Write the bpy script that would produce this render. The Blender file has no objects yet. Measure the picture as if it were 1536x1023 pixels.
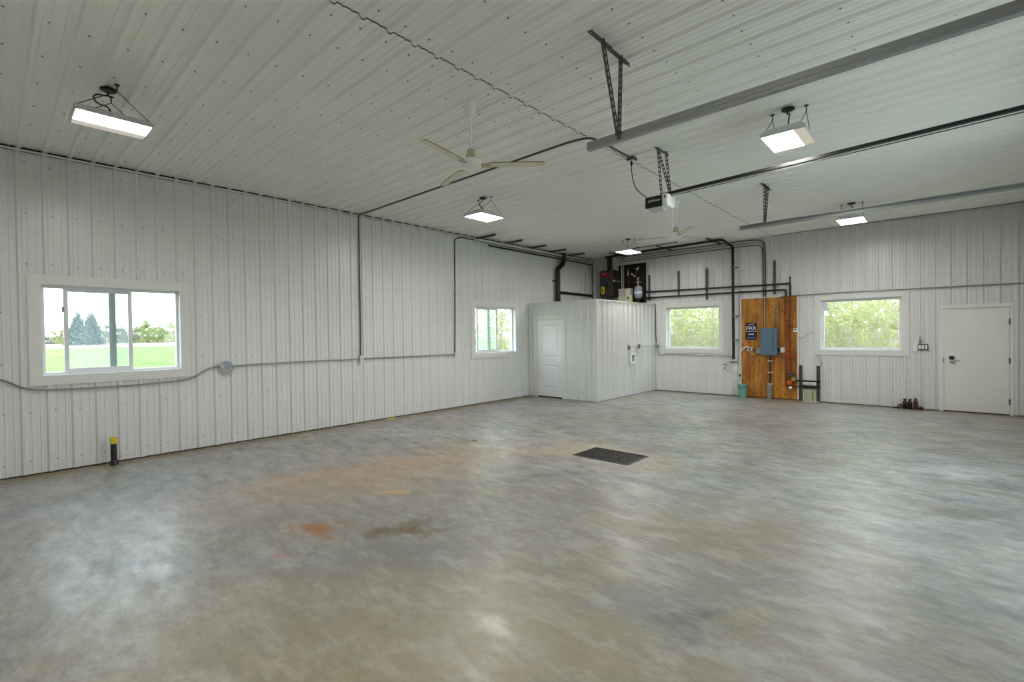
import bpy, bmesh, math, random
from mathutils import Vector, Matrix
rnd = random.Random(7)
H = 3.91; W = 9.38; L = 14.2; PITCH = 0.2262
C = bpy.context.scene.collection
PI = math.pi

# ------------------------------------------------------------------ materials
def new_mat(name):
    m = bpy.data.materials.new(name); m.use_nodes = True
    nt = m.node_tree; nt.nodes.clear()
    out = nt.nodes.new('ShaderNodeOutputMaterial')
    return m, nt, out
def lin(c):
    return tuple(((v/255)/12.92 if v <= 10 else ((v/255+0.055)/1.055)**2.4) for v in c) + (1.0,)
def pmat(name, rgb, rough=0.5, metal=0.0, spec=0.5, var=0.0, scale=6.0, bump=0.0, coat=0.0, bscale=None):
    """principled with a little procedural variation of tone and roughness"""
    m, nt, out = new_mat(name)
    b = nt.nodes.new('ShaderNodeBsdfPrincipled')
    b.inputs['Metallic'].default_value = metal
    b.inputs['Roughness'].default_value = rough
    b.inputs['Specular IOR Level'].default_value = spec
    b.inputs['Coat Weight'].default_value = coat
    col = lin(rgb)
    tc = nt.nodes.new('ShaderNodeTexCoord')
    n = nt.nodes.new('ShaderNodeTexNoise'); n.inputs['Scale'].default_value = scale; n.inputs['Detail'].default_value = 5
    nt.links.new(tc.outputs['Object'], n.inputs['Vector'])
    r = nt.nodes.new('ShaderNodeValToRGB')
    v = max(var, 0.02)
    r.color_ramp.elements[0].position = 0.3; r.color_ramp.elements[1].position = 0.7
    r.color_ramp.elements[0].color = tuple(c*(1-v) for c in col[:3])+(1,)
    r.color_ramp.elements[1].color = tuple(min(1, c*(1+v*0.6)) for c in col[:3])+(1,)
    nt.links.new(n.outputs['Fac'], r.inputs['Fac']); nt.links.new(r.outputs['Color'], b.inputs['Base Color'])
    if bump:
        bp = nt.nodes.new('ShaderNodeBump'); bp.inputs['Strength'].default_value = bump; bp.inputs['Distance'].default_value = 0.01
        n2 = nt.nodes.new('ShaderNodeTexNoise'); n2.inputs['Scale'].default_value = bscale or scale*8; n2.inputs['Detail'].default_value = 4
        nt.links.new(tc.outputs['Object'], n2.inputs['Vector'])
        nt.links.new(n2.outputs['Fac'], bp.inputs['Height']); nt.links.new(bp.outputs['Normal'], b.inputs['Normal'])
    nt.links.new(b.outputs['BSDF'], out.inputs['Surface'])
    return m
def emit(name, rgb, strength):
    m, nt, out = new_mat(name)
    e = nt.nodes.new('ShaderNodeEmission'); e.inputs['Color'].default_value = lin(rgb); e.inputs['Strength'].default_value = strength
    nt.links.new(e.outputs['Emission'], out.inputs['Surface'])
    return m
def glass(name, haze=0.0, hazecol=(210, 225, 232)):
    m, nt, out = new_mat(name)
    t = nt.nodes.new('ShaderNodeBsdfTransparent'); t.inputs['Color'].default_value = (0.96, 0.98, 0.97, 1)
    g = nt.nodes.new('ShaderNodeBsdfGlossy'); g.inputs['Roughness'].default_value = 0.02
    lw = nt.nodes.new('ShaderNodeLayerWeight'); lw.inputs['Blend'].default_value = 0.5
    pw = nt.nodes.new('ShaderNodeMath'); pw.operation = 'POWER'; pw.inputs[1].default_value = 5.0
    nt.links.new(lw.outputs['Facing'], pw.inputs[0])
    f = nt.nodes.new('ShaderNodeMath'); f.operation = 'MULTIPLY_ADD'; f.inputs[1].default_value = 0.5; f.inputs[2].default_value = 0.04
    nt.links.new(pw.outputs[0], f.inputs[0])
    mx = nt.nodes.new('ShaderNodeMixShader')
    nt.links.new(f.outputs[0], mx.inputs['Fac']); nt.links.new(t.outputs['BSDF'], mx.inputs[1]); nt.links.new(g.outputs['BSDF'], mx.inputs[2])
    last = mx
    if haze:
        d = nt.nodes.new('ShaderNodeBsdfTranslucent'); d.inputs['Color'].default_value = lin(hazecol)
        m2 = nt.nodes.new('ShaderNodeMixShader')
        tc = nt.nodes.new('ShaderNodeTexCoord'); n = nt.nodes.new('ShaderNodeTexNoise'); n.inputs['Scale'].default_value = 4
        mp = nt.nodes.new('ShaderNodeMapRange'); mp.inputs['To Min'].default_value = haze*0.6; mp.inputs['To Max'].default_value = haze*1.3
        nt.links.new(tc.outputs['Object'], n.inputs['Vector']); nt.links.new(n.outputs['Fac'], mp.inputs['Value'])
        nt.links.new(mp.outputs['Result'], m2.inputs['Fac'])
        nt.links.new(mx.outputs['Shader'], m2.inputs[1]); nt.links.new(d.outputs['BSDF'], m2.inputs[2]); last = m2
    nt.links.new(last.outputs[0], out.inputs['Surface'])
    return m

M = {}
M['steel'] = pmat('white_ribbed_steel', (219, 220, 219), rough=0.3, spec=0.45, var=0.015, scale=1.2)
M['ceil'] = pmat('white_ceiling_steel', (240, 240, 234), rough=0.285, spec=0.5, var=0.015, scale=1.2)
M['screw'] = pmat('screw_head', (120, 120, 112), rough=0.45, metal=0.3)
M['trim'] = pmat('white_trim', (222, 222, 217), rough=0.45, var=0.02)
M['case'] = pmat('painted_window_casing', (222, 222, 218), rough=0.5, var=0.03, scale=14)
M['vinyl'] = pmat('white_vinyl', (225, 226, 228), rough=0.4)
M['vinyl_grey'] = pmat('grey_window_bar', (140, 146, 152), rough=0.45)
M['door'] = pmat('white_door_paint', (228, 228, 228), rough=0.4, var=0.02)
M['door_grey'] = pmat('offwhite_door_paint', (232, 232, 228), rough=0.42, var=0.03, scale=2)
M['glass'] = glass('window_glass')
M['glass_haze'] = glass('dusty_glass', haze=0.08)
M['glass_green'] = glass('dusty_green_glass', haze=0.2, hazecol=(200, 232, 215))
M['galv'] = pmat('galvanised_steel', (160, 163, 165), rough=0.38, metal=0.75, var=0.08, scale=20)
M['galv_dark'] = pmat('weathered_galvanised_strut', (96, 97, 92), rough=0.5, metal=0.5, var=0.15, scale=25)
M['conduit'] = pmat('grey_metal_conduit', (150, 152, 150), rough=0.35, metal=0.7, var=0.05, scale=10)
M['conduit_white'] = pmat('pale_conduit', (205, 206, 202), rough=0.4, var=0.04)
M['conduit_dark'] = pmat('dark_conduit', (62, 62, 58), rough=0.5, var=0.1)
M['black'] = pmat('black_pipe', (22, 22, 23), rough=0.45, var=0.2)
M['blackplastic'] = pmat('black_plastic', (16, 16, 20), rough=0.35)
M['white'] = pmat('white_plastic', (232, 232, 228), rough=0.4)
M['lampbody'] = pmat('white_lamp_housing', (208, 208, 208), rough=0.4)
M['wire'] = pmat('dark_wire', (58, 56, 50), rough=0.5, metal=0.3)
M['cord'] = pmat('black_cord', (20, 20, 20), rough=0.5)
M['fanwhite'] = pmat('fan_white_enamel', (236, 236, 232), rough=0.4)
M['fancream'] = pmat('yellowed_fan_blade', (222, 216, 196), rough=0.5, var=0.06, scale=8)
M['fanedge'] = pmat('browned_blade_edge', (112, 94, 66), rough=0.6, var=0.2, scale=12)
M['fanyoke'] = pmat('yellowed_yoke', (190, 178, 146), rough=0.5, var=0.15, scale=30)
M['panelblue'] = pmat('blue_grey_panel_enamel', (92, 118, 138), rough=0.4, var=0.04)
M['bright'] = pmat('bright_white_plastic', (248, 248, 248), rough=0.35)
M['teal'] = pmat('teal_plastic', (118, 172, 162), rough=0.4, var=0.04)
M['tealdark'] = pmat('dark_teal_plastic', (52, 104, 100), rough=0.4)
M['copper'] = pmat('aged_copper_pipe', (140, 66, 34), rough=0.35, metal=0.4, var=0.2, scale=14)
M['red'] = pmat('red_valve_paint', (168, 48, 36), rough=0.4, var=0.1)
M['maroon'] = pmat('dark_maroon_plastic', (92, 22, 26), rough=0.3, var=0.2)
M['darkbrown'] = pmat('blackish_brown_glass', (30, 14, 12), rough=0.25, var=0.2)
M['orange'] = pmat('orange_red_pump_paint', (196, 92, 44), rough=0.4, var=0.1)
M['brass'] = pmat('brass_fitting', (196, 164, 84), rough=0.3, metal=0.7)
M['yellow'] = pmat('yellow_plastic', (222, 206, 40), rough=0.4)
M['boiler'] = pmat('charcoal_boiler_enamel', (66, 60, 58), rough=0.45, var=0.06)
M['boilerred'] = pmat('red_boiler_band', (150, 22, 28), rough=0.4)
M['darkboard'] = pmat('dark_stained_board', (28, 20, 20), rough=0.6, var=0.3, scale=10)
M['tank'] = pmat('grey_blue_tank_enamel', (150, 158, 170), rough=0.4)
M['beige'] = pmat('beige_box_paint', (206, 198, 188), rough=0.5, var=0.05)
M['cream'] = pmat('cream_plastic_tube', (208, 208, 168), rough=0.4, var=0.08)
M['iron'] = pmat('rusty_black_iron', (36, 28, 26), rough=0.4, metal=0.3, var=0.4, scale=18)
M['pit'] = pmat('dark_sump_concrete', (24, 22, 20), rough=0.8)
M['navy'] = pmat('navy_sign_print', (14, 18, 44), rough=0.4)
M['signwhite'] = pmat('white_sign_print', (232, 232, 236), rough=0.5)
M['signblue'] = pmat('pale_blue_sign_print', (120, 130, 180), rough=0.5)
M['sticker'] = pmat('pale_lavender_film', (222, 222, 238), rough=0.6)
M['chrome'] = pmat('brushed_lock_metal', (170, 168, 164), rough=0.3, metal=0.8)
M['cardboard'] = pmat('tan_scrap', (190, 170, 130), rough=0.7)
M['backing'] = pmat('wall_backing', (58, 56, 52), rough=0.8)  # dark colour puts the shade of the sheet gaps into the backing

def plywood():
    m, nt, out = new_mat('orange_fir_plywood')
    b = nt.nodes.new('ShaderNodeBsdfPrincipled'); b.inputs['Roughness'].default_value = 0.42
    tc = nt.nodes.new('ShaderNodeTexCoord')
    mp = nt.nodes.new('ShaderNodeMapping'); mp.inputs['Scale'].default_value = (4.5, 1, 0.5)
    nt.links.new(tc.outputs['Object'], mp.inputs['Vector'])
    n = nt.nodes.new('ShaderNodeTexNoise'); n.inputs['Scale'].default_value = 2.2; n.inputs['Detail'].default_value = 6; n.inputs['Distortion'].default_value = 0.6
    nt.links.new(mp.outputs['Vector'], n.inputs['Vector'])
    r = nt.nodes.new('ShaderNodeValToRGB'); r.color_ramp.elements[0].position = 0.3; r.color_ramp.elements[1].position = 0.72
    r.color_ramp.elements[0].color = lin((128, 70, 12)); r.color_ramp.elements[1].color = lin((200, 138, 50))
    nt.links.new(n.outputs['Fac'], r.inputs['Fac'])
    v = nt.nodes.new('ShaderNodeTexVoronoi'); v.inputs['Scale'].default_value = 8.0
    mp2 = nt.nodes.new('ShaderNodeMapping'); mp2.inputs['Scale'].default_value = (1.4, 1, 0.8)
    nt.links.new(tc.outputs['Object'], mp2.inputs['Vector']); nt.links.new(mp2.outputs['Vector'], v.inputs['Vector'])
    k = nt.nodes.new('ShaderNodeValToRGB'); k.color_ramp.elements[0].position = 0.09; k.color_ramp.elements[1].position = 0.2
    k.color_ramp.elements[0].color = (1, 1, 1, 1); k.color_ramp.elements[1].color = (0, 0, 0, 1)
    nt.links.new(v.outputs['Distance'], k.inputs['Fac'])
    mx = nt.nodes.new('ShaderNodeMix'); mx.data_type = 'RGBA'
    nt.links.new(k.outputs['Color'], mx.inputs[0]); nt.links.new(r.outputs['Color'], mx.inputs[6]); mx.inputs[7].default_value = lin((74, 36, 12))
    nt.links.new(mx.outputs[2], b.inputs['Base Color']); nt.links.new(b.outputs['BSDF'], out.inputs['Surface'])
    return m
M['ply'] = plywood()

def concrete():
    m, nt, out = new_mat('stained_polished_concrete')
    N = nt.nodes; Lk = nt.links
    b = N.new('ShaderNodeBsdfPrincipled'); b.inputs['Specular IOR Level'].default_value = 0.5
    tc = N.new('ShaderNodeTexCoord')
    def noise(scale, detail=6, dist=0.0, rough=0.55, sc=(1, 1, 1), rot=0.0):
        mp = N.new('ShaderNodeMapping'); mp.inputs['Scale'].default_value = sc; mp.inputs['Rotation'].default_value = (0, 0, rot)
        Lk.new(tc.outputs['Object'], mp.inputs['Vector'])
        n = N.new('ShaderNodeTexNoise'); n.inputs['Scale'].default_value = scale; n.inputs['Detail'].default_value = detail
        n.inputs['Distortion'].default_value = dist; n.inputs['Roughness'].default_value = rough
        Lk.new(mp.outputs['Vector'], n.inputs['Vector']); return n.outputs['Fac']
    def ramp(src, p0, p1, c0, c1):
        r = N.new('ShaderNodeValToRGB'); r.color_ramp.elements[0].position = p0; r.color_ramp.elements[1].position = p1
        r.color_ramp.elements[0].color = c0; r.color_ramp.elements[1].color = c1; Lk.new(src, r.inputs['Fac']); return r.outputs['Color']
    def mix(fac, a, c, blend='MIX'):
        x = N.new('ShaderNodeMix'); x.data_type = 'RGBA'; x.blend_type = blend
        if isinstance(fac, float): x.inputs[0].default_value = fac
        else: Lk.new(fac, x.inputs[0])
        if isinstance(a, tuple): x.inputs[6].default_value = a
        else: Lk.new(a, x.inputs[6])
        if isinstance(c, tuple): x.inputs[7].default_value = c
        else: Lk.new(c, x.inputs[7])
        return x.outputs[2]
    def math_(op, a, c=None):
        x = N.new('ShaderNodeMath'); x.operation = op
        for i, v in enumerate((a, c)):
            if v is None: continue
            if isinstance(v, (int, float)): x.inputs[i].default_value = v
            else: Lk.new(v, x.inputs[i])
        return x.outputs[0]
    W0, W1 = (0, 0, 0, 1), (1, 1, 1, 1)
    def g(v): return (v, v, v, 1)
    base = ramp(noise(0.9, 10, 0.0, 0.68), 0.36, 0.64, lin((138, 138, 136)), lin((190, 190, 187)))
    # warm olive-brown clouding, ochre and blue-grey patches at several sizes
    base = mix(ramp(noise(0.5, 10, 0.0, 0.7, rot=0.5), 0.44, 0.62, W0, g(0.6)), base, lin((160, 147, 118)))
    base = mix(ramp(noise(1.7, 10, 0.0, 0.74, sc=(1, 1.5, 1), rot=0.8), 0.46, 0.66, W0, g(0.45)), base, lin((148, 128, 96)))
    base = mix(ramp(noise(1.25, 10, 0.0, 0.74, sc=(1, 1.3, 1), rot=1.1), 0.46, 0.64, W0, g(0.7)), base, lin((124, 132, 141)))
    base = mix(ramp(noise(2.4, 10, 0.0, 0.76, sc=(1, 1.7, 1), rot=0.2), 0.48, 0.68, W0, g(0.65)), base, lin((100, 98, 90)))
    # trowel sweeps and grain
    sweep = ramp(noise(3.2, 10, 0.25, 0.72, sc=(1.0, 2.6, 1), rot=0.6), 0.38, 0.62, g(0.66), g(1.2))
    base = mix(0.85, base, sweep, 'MULTIPLY')
    fine = ramp(noise(13, 8, 0.0, 0.75, sc=(1, 1.8, 1), rot=0.4), 0.38, 0.62, g(0.74), g(1.16))
    base = mix(0.85, base, fine, 'MULTIPLY')
    grain = ramp(noise(60, 3, 0.0, 0.7), 0.34, 0.66, g(0.85), g(1.1))
    base = mix(0.8, base, grain, 'MULTIPLY')
    def warp(src, scale, amt):
        nz = N.new('ShaderNodeTexNoise'); nz.inputs['Scale'].default_value = scale; nz.inputs['Detail'].default_value = 6; nz.inputs['Roughness'].default_value = 0.65
        Lk.new(tc.outputs['Object'], nz.inputs['Vector'])
        c = N.new('ShaderNodeVectorMath'); c.operation = 'SUBTRACT'; c.inputs[1].default_value = (0.5, 0.5, 0.5); Lk.new(nz.outputs['Color'], c.inputs[0])
        m_ = N.new('ShaderNodeVectorMath'); m_.operation = 'SCALE'; m_.inputs['Scale'].default_value = amt; Lk.new(c.outputs[0], m_.inputs[0])
        a_ = N.new('ShaderNodeVectorMath'); a_.operation = 'ADD'; Lk.new(src, a_.inputs[0]); Lk.new(m_.outputs[0], a_.inputs[1]); return a_.outputs[0]
    wp = warp(warp(tc.outputs['Object'], 1.3, 0.9), 6.0, 0.35)
    sep = N.new('ShaderNodeSeparateXYZ'); Lk.new(wp, sep.inputs[0])
    patch = ramp(noise(5.5, 10, 0.0, 0.74), 0.36, 0.62, (0.5,)*3+(1,), W1)
    w1 = math_('MULTIPLY', math_('SUBTRACT', noise(9.0, 6, 0.0, 0.7), 0.5), 0.8)
    def bright(c): return tuple(min(255, v*1.12) for v in c)
    def stain(base, x, y, rx, ry, ang, col, strength, soft=0.9):
        ca, sa = math.cos(ang), math.sin(ang)
        dx = math_('SUBTRACT', sep.outputs['X'], x); dy = math_('SUBTRACT', sep.outputs['Y'], y)
        u = math_('DIVIDE', math_('ADD', math_('MULTIPLY', dx, ca), math_('MULTIPLY', dy, sa)), rx)
        v = math_('DIVIDE', math_('SUBTRACT', math_('MULTIPLY', dy, ca), math_('MULTIPLY', dx, sa)), ry)
        d = math_('ADD', math_('SQRT', math_('ADD', math_('MULTIPLY', u, u), math_('MULTIPLY', v, v))), w1)
        mr = N.new('ShaderNodeMapRange'); mr.interpolation_type = 'SMOOTHSTEP'; mr.inputs['From Min'].default_value = 1.0-soft*0.6; mr.inputs['From Max'].default_value = 1.0+soft*0.6
        mr.inputs['To Min'].default_value = strength; mr.inputs['To Max'].default_value = 0.0
        Lk.new(d, mr.inputs['Value'])
        return mix(math_('MULTIPLY', mr.outputs['Result'], patch), base, lin(bright(col)))
    A = 0.74
    base = stain(base, 2.4, -11.6, 2.6, 1.6, A, (130, 132, 134), 0.5, 1.6)
    base = stain(base, 8.6, -9.2, 1.6, 2.6, A, (130, 132, 132), 0.45, 1.6)
    base = stain(base, 3.3, -9.3, 1.9, 0.75, A+0.6, (156, 128, 100), 0.75, 1.4)
    base = stain(base, 5.6, -10.6, 2.3, 1.3, A, (134, 126, 110), 0.65, 1.6)
    base = stain(base, 6.2, -11.3, 1.6, 0.8, A, (142, 132, 110), 0.7, 1.4)
    base = stain(base, 4.212, -10.85, 0.22, 0.13, A, (140, 88, 40), 1.0)
    base = stain(base, 4.847, -10.403, 0.22, 0.12, A, (92, 72, 44), 0.95)
    base = stain(base, 4.446, -11.278, 0.13, 0.06, A, (160, 100, 56), 0.9)
    base = stain(base, 3.16, -8.95, 0.5, 0.12, A+0.5, (166, 124, 88), 0.5)
    base = stain(base, 2.7, -10.3, 0.7, 0.12, A+0.6, (176, 140, 108), 0.45)
    base = stain(base, 3.9, -9.94, 0.16, 0.08, A, (188, 150, 78), 0.7)
    base = stain(base, 7.17, -10.04, 0.16, 0.11, A, (74, 82, 92), 0.75, 1.2)
    base = stain(base, 6.9, -9.95, 0.5, 0.2, A, (110, 116, 124), 0.45)
    base = stain(base, 8.4, -6.87, 0.4, 0.16, 0.3, (98, 98, 96), 0.75)
    base = stain(base, 8.75, -5.7, 0.3, 0.22, 0.3, (92, 92, 90), 0.8)
    base = stain(base, 6.9, -8.73, 0.7, 0.35, A, (134, 112, 86), 0.5)
    base = stain(base, 5.0, -9.0, 0.9, 0.5, A, (126, 112, 92), 0.45)
    base = stain(base, 4.25, -7.3, 0.7, 0.25, A, (172, 150, 120), 0.55)
    base = stain(base, 4.9, -7.2, 0.75, 0.55, 0.0, (176, 160, 134), 0.4)
    base = stain(base, 5.0, -10.9, 0.8, 0.3, A, (104, 108, 116), 0.5)
    # dirt line along the left, back walls
    s2 = N.new('ShaderNodeSeparateXYZ'); Lk.new(warp(tc.outputs['Object'], 2.5, 0.25), s2.inputs[0]); SX, SY = s2.outputs['X'], s2.outputs['Y']
    def wallline(base, coord, width, col, s):
        d = math_('ADD', coord, math_('MULTIPLY', w1, 0.14))
        mr = N.new('ShaderNodeMapRange'); mr.inputs['From Min'].default_value = width*0.35; mr.inputs['From Max'].default_value = width
        mr.inputs['To Min'].default_value = s; mr.inputs['To Max'].default_value = 0; Lk.new(d, mr.inputs['Value'])
        return mix(mr.outputs['Result'], base, lin(col))
    base = wallline(base, SX, 0.52, (124, 106, 68), 0.92)
    base = wallline(base, math_('MULTIPLY', SY, -1.0), 0.36, (128, 110, 78), 0.85)
    # trowel scratches
    pale = ramp(noise(2.2, 10, 0.0, 0.74, sc=(1, 2.0, 1), rot=0.35), 0.5, 0.68, W0, g(0.55))
    base = mix(pale, base, lin((192, 192, 190)))
    Lk.new(base, b.inputs['Base Color'])
    rr = N.new('ShaderNodeMapRange'); rr.inputs['To Min'].default_value = 0.29; rr.inputs['To Max'].default_value = 0.44
    rr.inputs['From Min'].default_value = 0.38; rr.inputs['From Max'].default_value = 0.62
    Lk.new(noise(3.2, 9, 0.3, 0.68, sc=(1, 2.4, 1), rot=0.6), rr.inputs['Value']); Lk.new(rr.outputs['Result'], b.inputs['Roughness'])
    Lk.new(b.outputs['BSDF'], out.inputs['Surface'])
    return m
M['concrete'] = concrete()

# ------------------------------------------------------------------ mesh building
class MB:
    def __init__(s): s.v = []; s.f = []; s.mi = []; s.cur = 0
    def mat(s, i): s.cur = i; return s
    def add(s, vs, fs):
        o = len(s.v); s.v += [tuple(v) for v in vs]
        for f in fs: s.f.append(tuple(i+o for i in f)); s.mi.append(s.cur)
        return s
    def box(s, x0, x1, y0, y1, z0, z1):
        v = [(x, y, z) for x in (x0, x1) for y in (y0, y1) for z in (z0, z1)]
        return s.add(v, [(0, 1, 3, 2), (4, 6, 7, 5), (0, 4, 5, 1), (2, 3, 7, 6), (0, 2, 6, 4), (1, 5, 7, 3)])
    def quad(s, a, b, c, d): return s.add([a, b, c, d], [(0, 1, 2, 3)])
    def bar(s, a, b, w, h, up=(0, 0, 1)):
        a, b = Vector(a), Vector(b); d = (b-a).normalized(); up = Vector(up)
        if abs(d.dot(up)) > 0.98: up = Vector((0, 1, 0))
        r = d.cross(up).normalized(); u = r.cross(d).normalized()
        v = []
        for p in (a, b):
            for i, j in ((-1, -1), (1, -1), (1, 1), (-1, 1)): v.append(p+r*(i*w/2)+u*(j*h/2))
        return s.add(v, [(3, 2, 1, 0), (4, 5, 6, 7), (0, 1, 5, 4), (1, 2, 6, 5), (2, 3, 7, 6), (3, 0, 4, 7)])
    def tube(s, pts, r, n=10, caps=True):
        pts = [Vector(p) for p in pts]; k = len(pts)
        rs = r if isinstance(r, (list, tuple)) else [r]*k
        t0 = (pts[1]-pts[0]).normalized()
        up = Vector((0, 0, 1)) if abs(t0.z) < 0.9 else Vector((0, 1, 0))
        nrm = (up-t0*up.dot(t0)).normalized()
        v = []
        for i, p in enumerate(pts):
            if i == 0: t = t0
            elif i == k-1: t = (pts[-1]-pts[-2]).normalized()
            else:
                t = (pts[i+1]-p).normalized()+(p-pts[i-1]).normalized()
                t = t.normalized() if t.length > 1e-6 else (pts[i+1]-p).normalized()
            nrm = nrm-t*nrm.dot(t); nrm = nrm.normalized() if nrm.length > 1e-6 else t.orthogonal().normalized()
            bn = t.cross(nrm)
            for j in range(n):
                a = 2*PI*j/n; v.append(p+(nrm*math.cos(a)+bn*math.sin(a))*rs[i])
        f = []
        for i in range(k-1):
            for j in range(n): f.append((i*n+j, i*n+(j+1) % n, (i+1)*n+(j+1) % n, (i+1)*n+j))
        if caps: f.append(tuple(range(n-1, -1, -1))); f.append(tuple((k-1)*n+j for j in range(n)))
        return s.add(v, f)
    def lathe(s, prof, c=(0, 0, 0), n=24, axis='z'):
        v = []; f = []; k = len(prof)
        for (r, h) in prof:
            for j in range(n):
                a = 2*PI*j/n; x, y = r*math.cos(a), r*math.sin(a)
                p = (x, y, h) if axis == 'z' else ((x, h, y) if axis == 'y' else (h, x, y))
                v.append((p[0]+c[0], p[1]+c[1], p[2]+c[2]))
        for i in range(k-1):
            for j in range(n): f.append((i*n+j, i*n+(j+1) % n, (i+1)*n+(j+1) % n, (i+1)*n+j))
        f.append(tuple(range(n-1, -1, -1))); f.append(tuple((k-1)*n+j for j in range(n)))
        return s.add(v, f)
    def prism(s, poly, a, b, axis):
        """poly of 2D points extruded along axis from a to b"""
        def P(p, h): return (h, p[0], p[1]) if axis == 'x' else ((p[0], h, p[1]) if axis == 'y' else (p[0], p[1], h))
        n = len(poly); v = [P(p, a) for p in poly]+[P(p, b) for p in poly]
        f = [tuple(range(n-1, -1, -1)), tuple(range(n, 2*n))]+[(i, (i+1) % n, n+(i+1) % n, n+i) for i in range(n)]
        return s.add(v, f)
    def ladder(s, a, b, w, t, wdir, hole=0.05, rail=0.3):
        """perforated strap: two rails and rungs"""
        a, b, wd = Vector(a), Vector(b), Vector(wdir).normalized()
        d = b-a; ln = d.length; d.normalize(); nd = d.cross(wd).normalized()
        rw = w*rail
        for sgn in (-1, 1):
            o = wd*(sgn*(w-rw)/2); s.bar(a+o, b+o, rw, t, nd)
        k = max(2, int(ln/hole))
        for i in range(k+1):
            p = a+d*(ln*i/k); s.bar(p-wd*w/2, p+wd*w/2, hole*0.45, t, nd)
        return s
    def build(s, name, mats, parent=None, bevel=0.0, smooth=False, loc=None, seg=2):
        me = bpy.data.meshes.new(name)
        me.from_pydata(s.v, [], s.f)
        mats = mats if isinstance(mats, (list, tuple)) else [mats]
        for m in mats: me.materials.append(m)
        for p, i in zip(me.polygons, s.mi): p.material_index = min(i, len(mats)-1)
        bm = bmesh.new(); bm.from_mesh(me)
        bmesh.ops.recalc_face_normals(bm, faces=bm.faces[:])
        if bevel:
            es = [e for e in bm.edges if len(e.link_faces) == 2 and e.calc_face_angle(0) > 0.5]
            bmesh.ops.bevel(bm, geom=es, offset=bevel, segments=seg, affect='EDGES', clamp_overlap=True)
        bm.to_mesh(me); bm.free()
        if smooth:
            for p in me.polygons: p.use_smooth = True
            try: me.set_sharp_from_angle(angle=math.radians(40))
            except Exception: pass
        o = bpy.data.objects.new(name, me); C.objects.link(o)
        if parent is not None:
            base = Vector((0, 0, 0)); q = parent
            while q is not None: base += q.location; q = q.parent
            me.transform(Matrix.Translation(-base)); o.parent = parent
        elif loc is not None:
            me.transform(Matrix.Translation(-Vector(loc))); o.location = loc
        return o
def fillet(pts, r=0.1, n=6):
    pts = [Vector(p) for p in pts]; out = [pts[0]]
    for i in range(1, len(pts)-1):
        a, b, c = pts[i-1], pts[i], pts[i+1]
        d1, d2 = (a-b), (c-b); q = min(r, d1.length*0.49, d2.length*0.49)
        p1, p2 = b+d1.normalized()*q, b+d2.normalized()*q
        for k in range(n+1):
            t = k/n; out.append(p1*(1-t)**2+b*2*t*(1-t)+p2*t*t)
    out.append(pts[-1]); return out
def spline(pts, n=8):
    pts = [Vector(p) for p in pts]; q = [pts[0]]+pts+[pts[-1]]; out = []
    for i in range(1, len(q)-2):
        p0, p1, p2, p3 = q[i-1], q[i], q[i+1], q[i+2]
        for k in range(n):
            t = k/n
            out.append(0.5*((2*p1)+(p2-p0)*t+(2*p0-5*p1+4*p2-p3)*t*t+(3*p1-p0-3*p2+p3)*t**3))
    out.append(pts[-1]); return out
def tag(o, label, cat, group=None, kind=None):
    o['label'] = label; o['category'] = cat
    if group: o['group'] = group
    if kind: o['kind'] = kind
    return o
def thing(name, label, cat, loc=(0, 0, 0), group=None, kind=None):
    o = bpy.data.objects.new(name, None); o.empty_display_size = 0.1; C.objects.link(o); o.location = loc
    return tag(o, label, cat, group, kind)
def plabel(o, text): o['label'] = text; return o
def copy_tree(o, parent=None):
    c = o.copy(); C.objects.link(c)
    if parent is not None: c.parent = parent
    for ch in [x for x in bpy.data.objects if x.parent == o]: copy_tree(ch, c)
    return c

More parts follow.
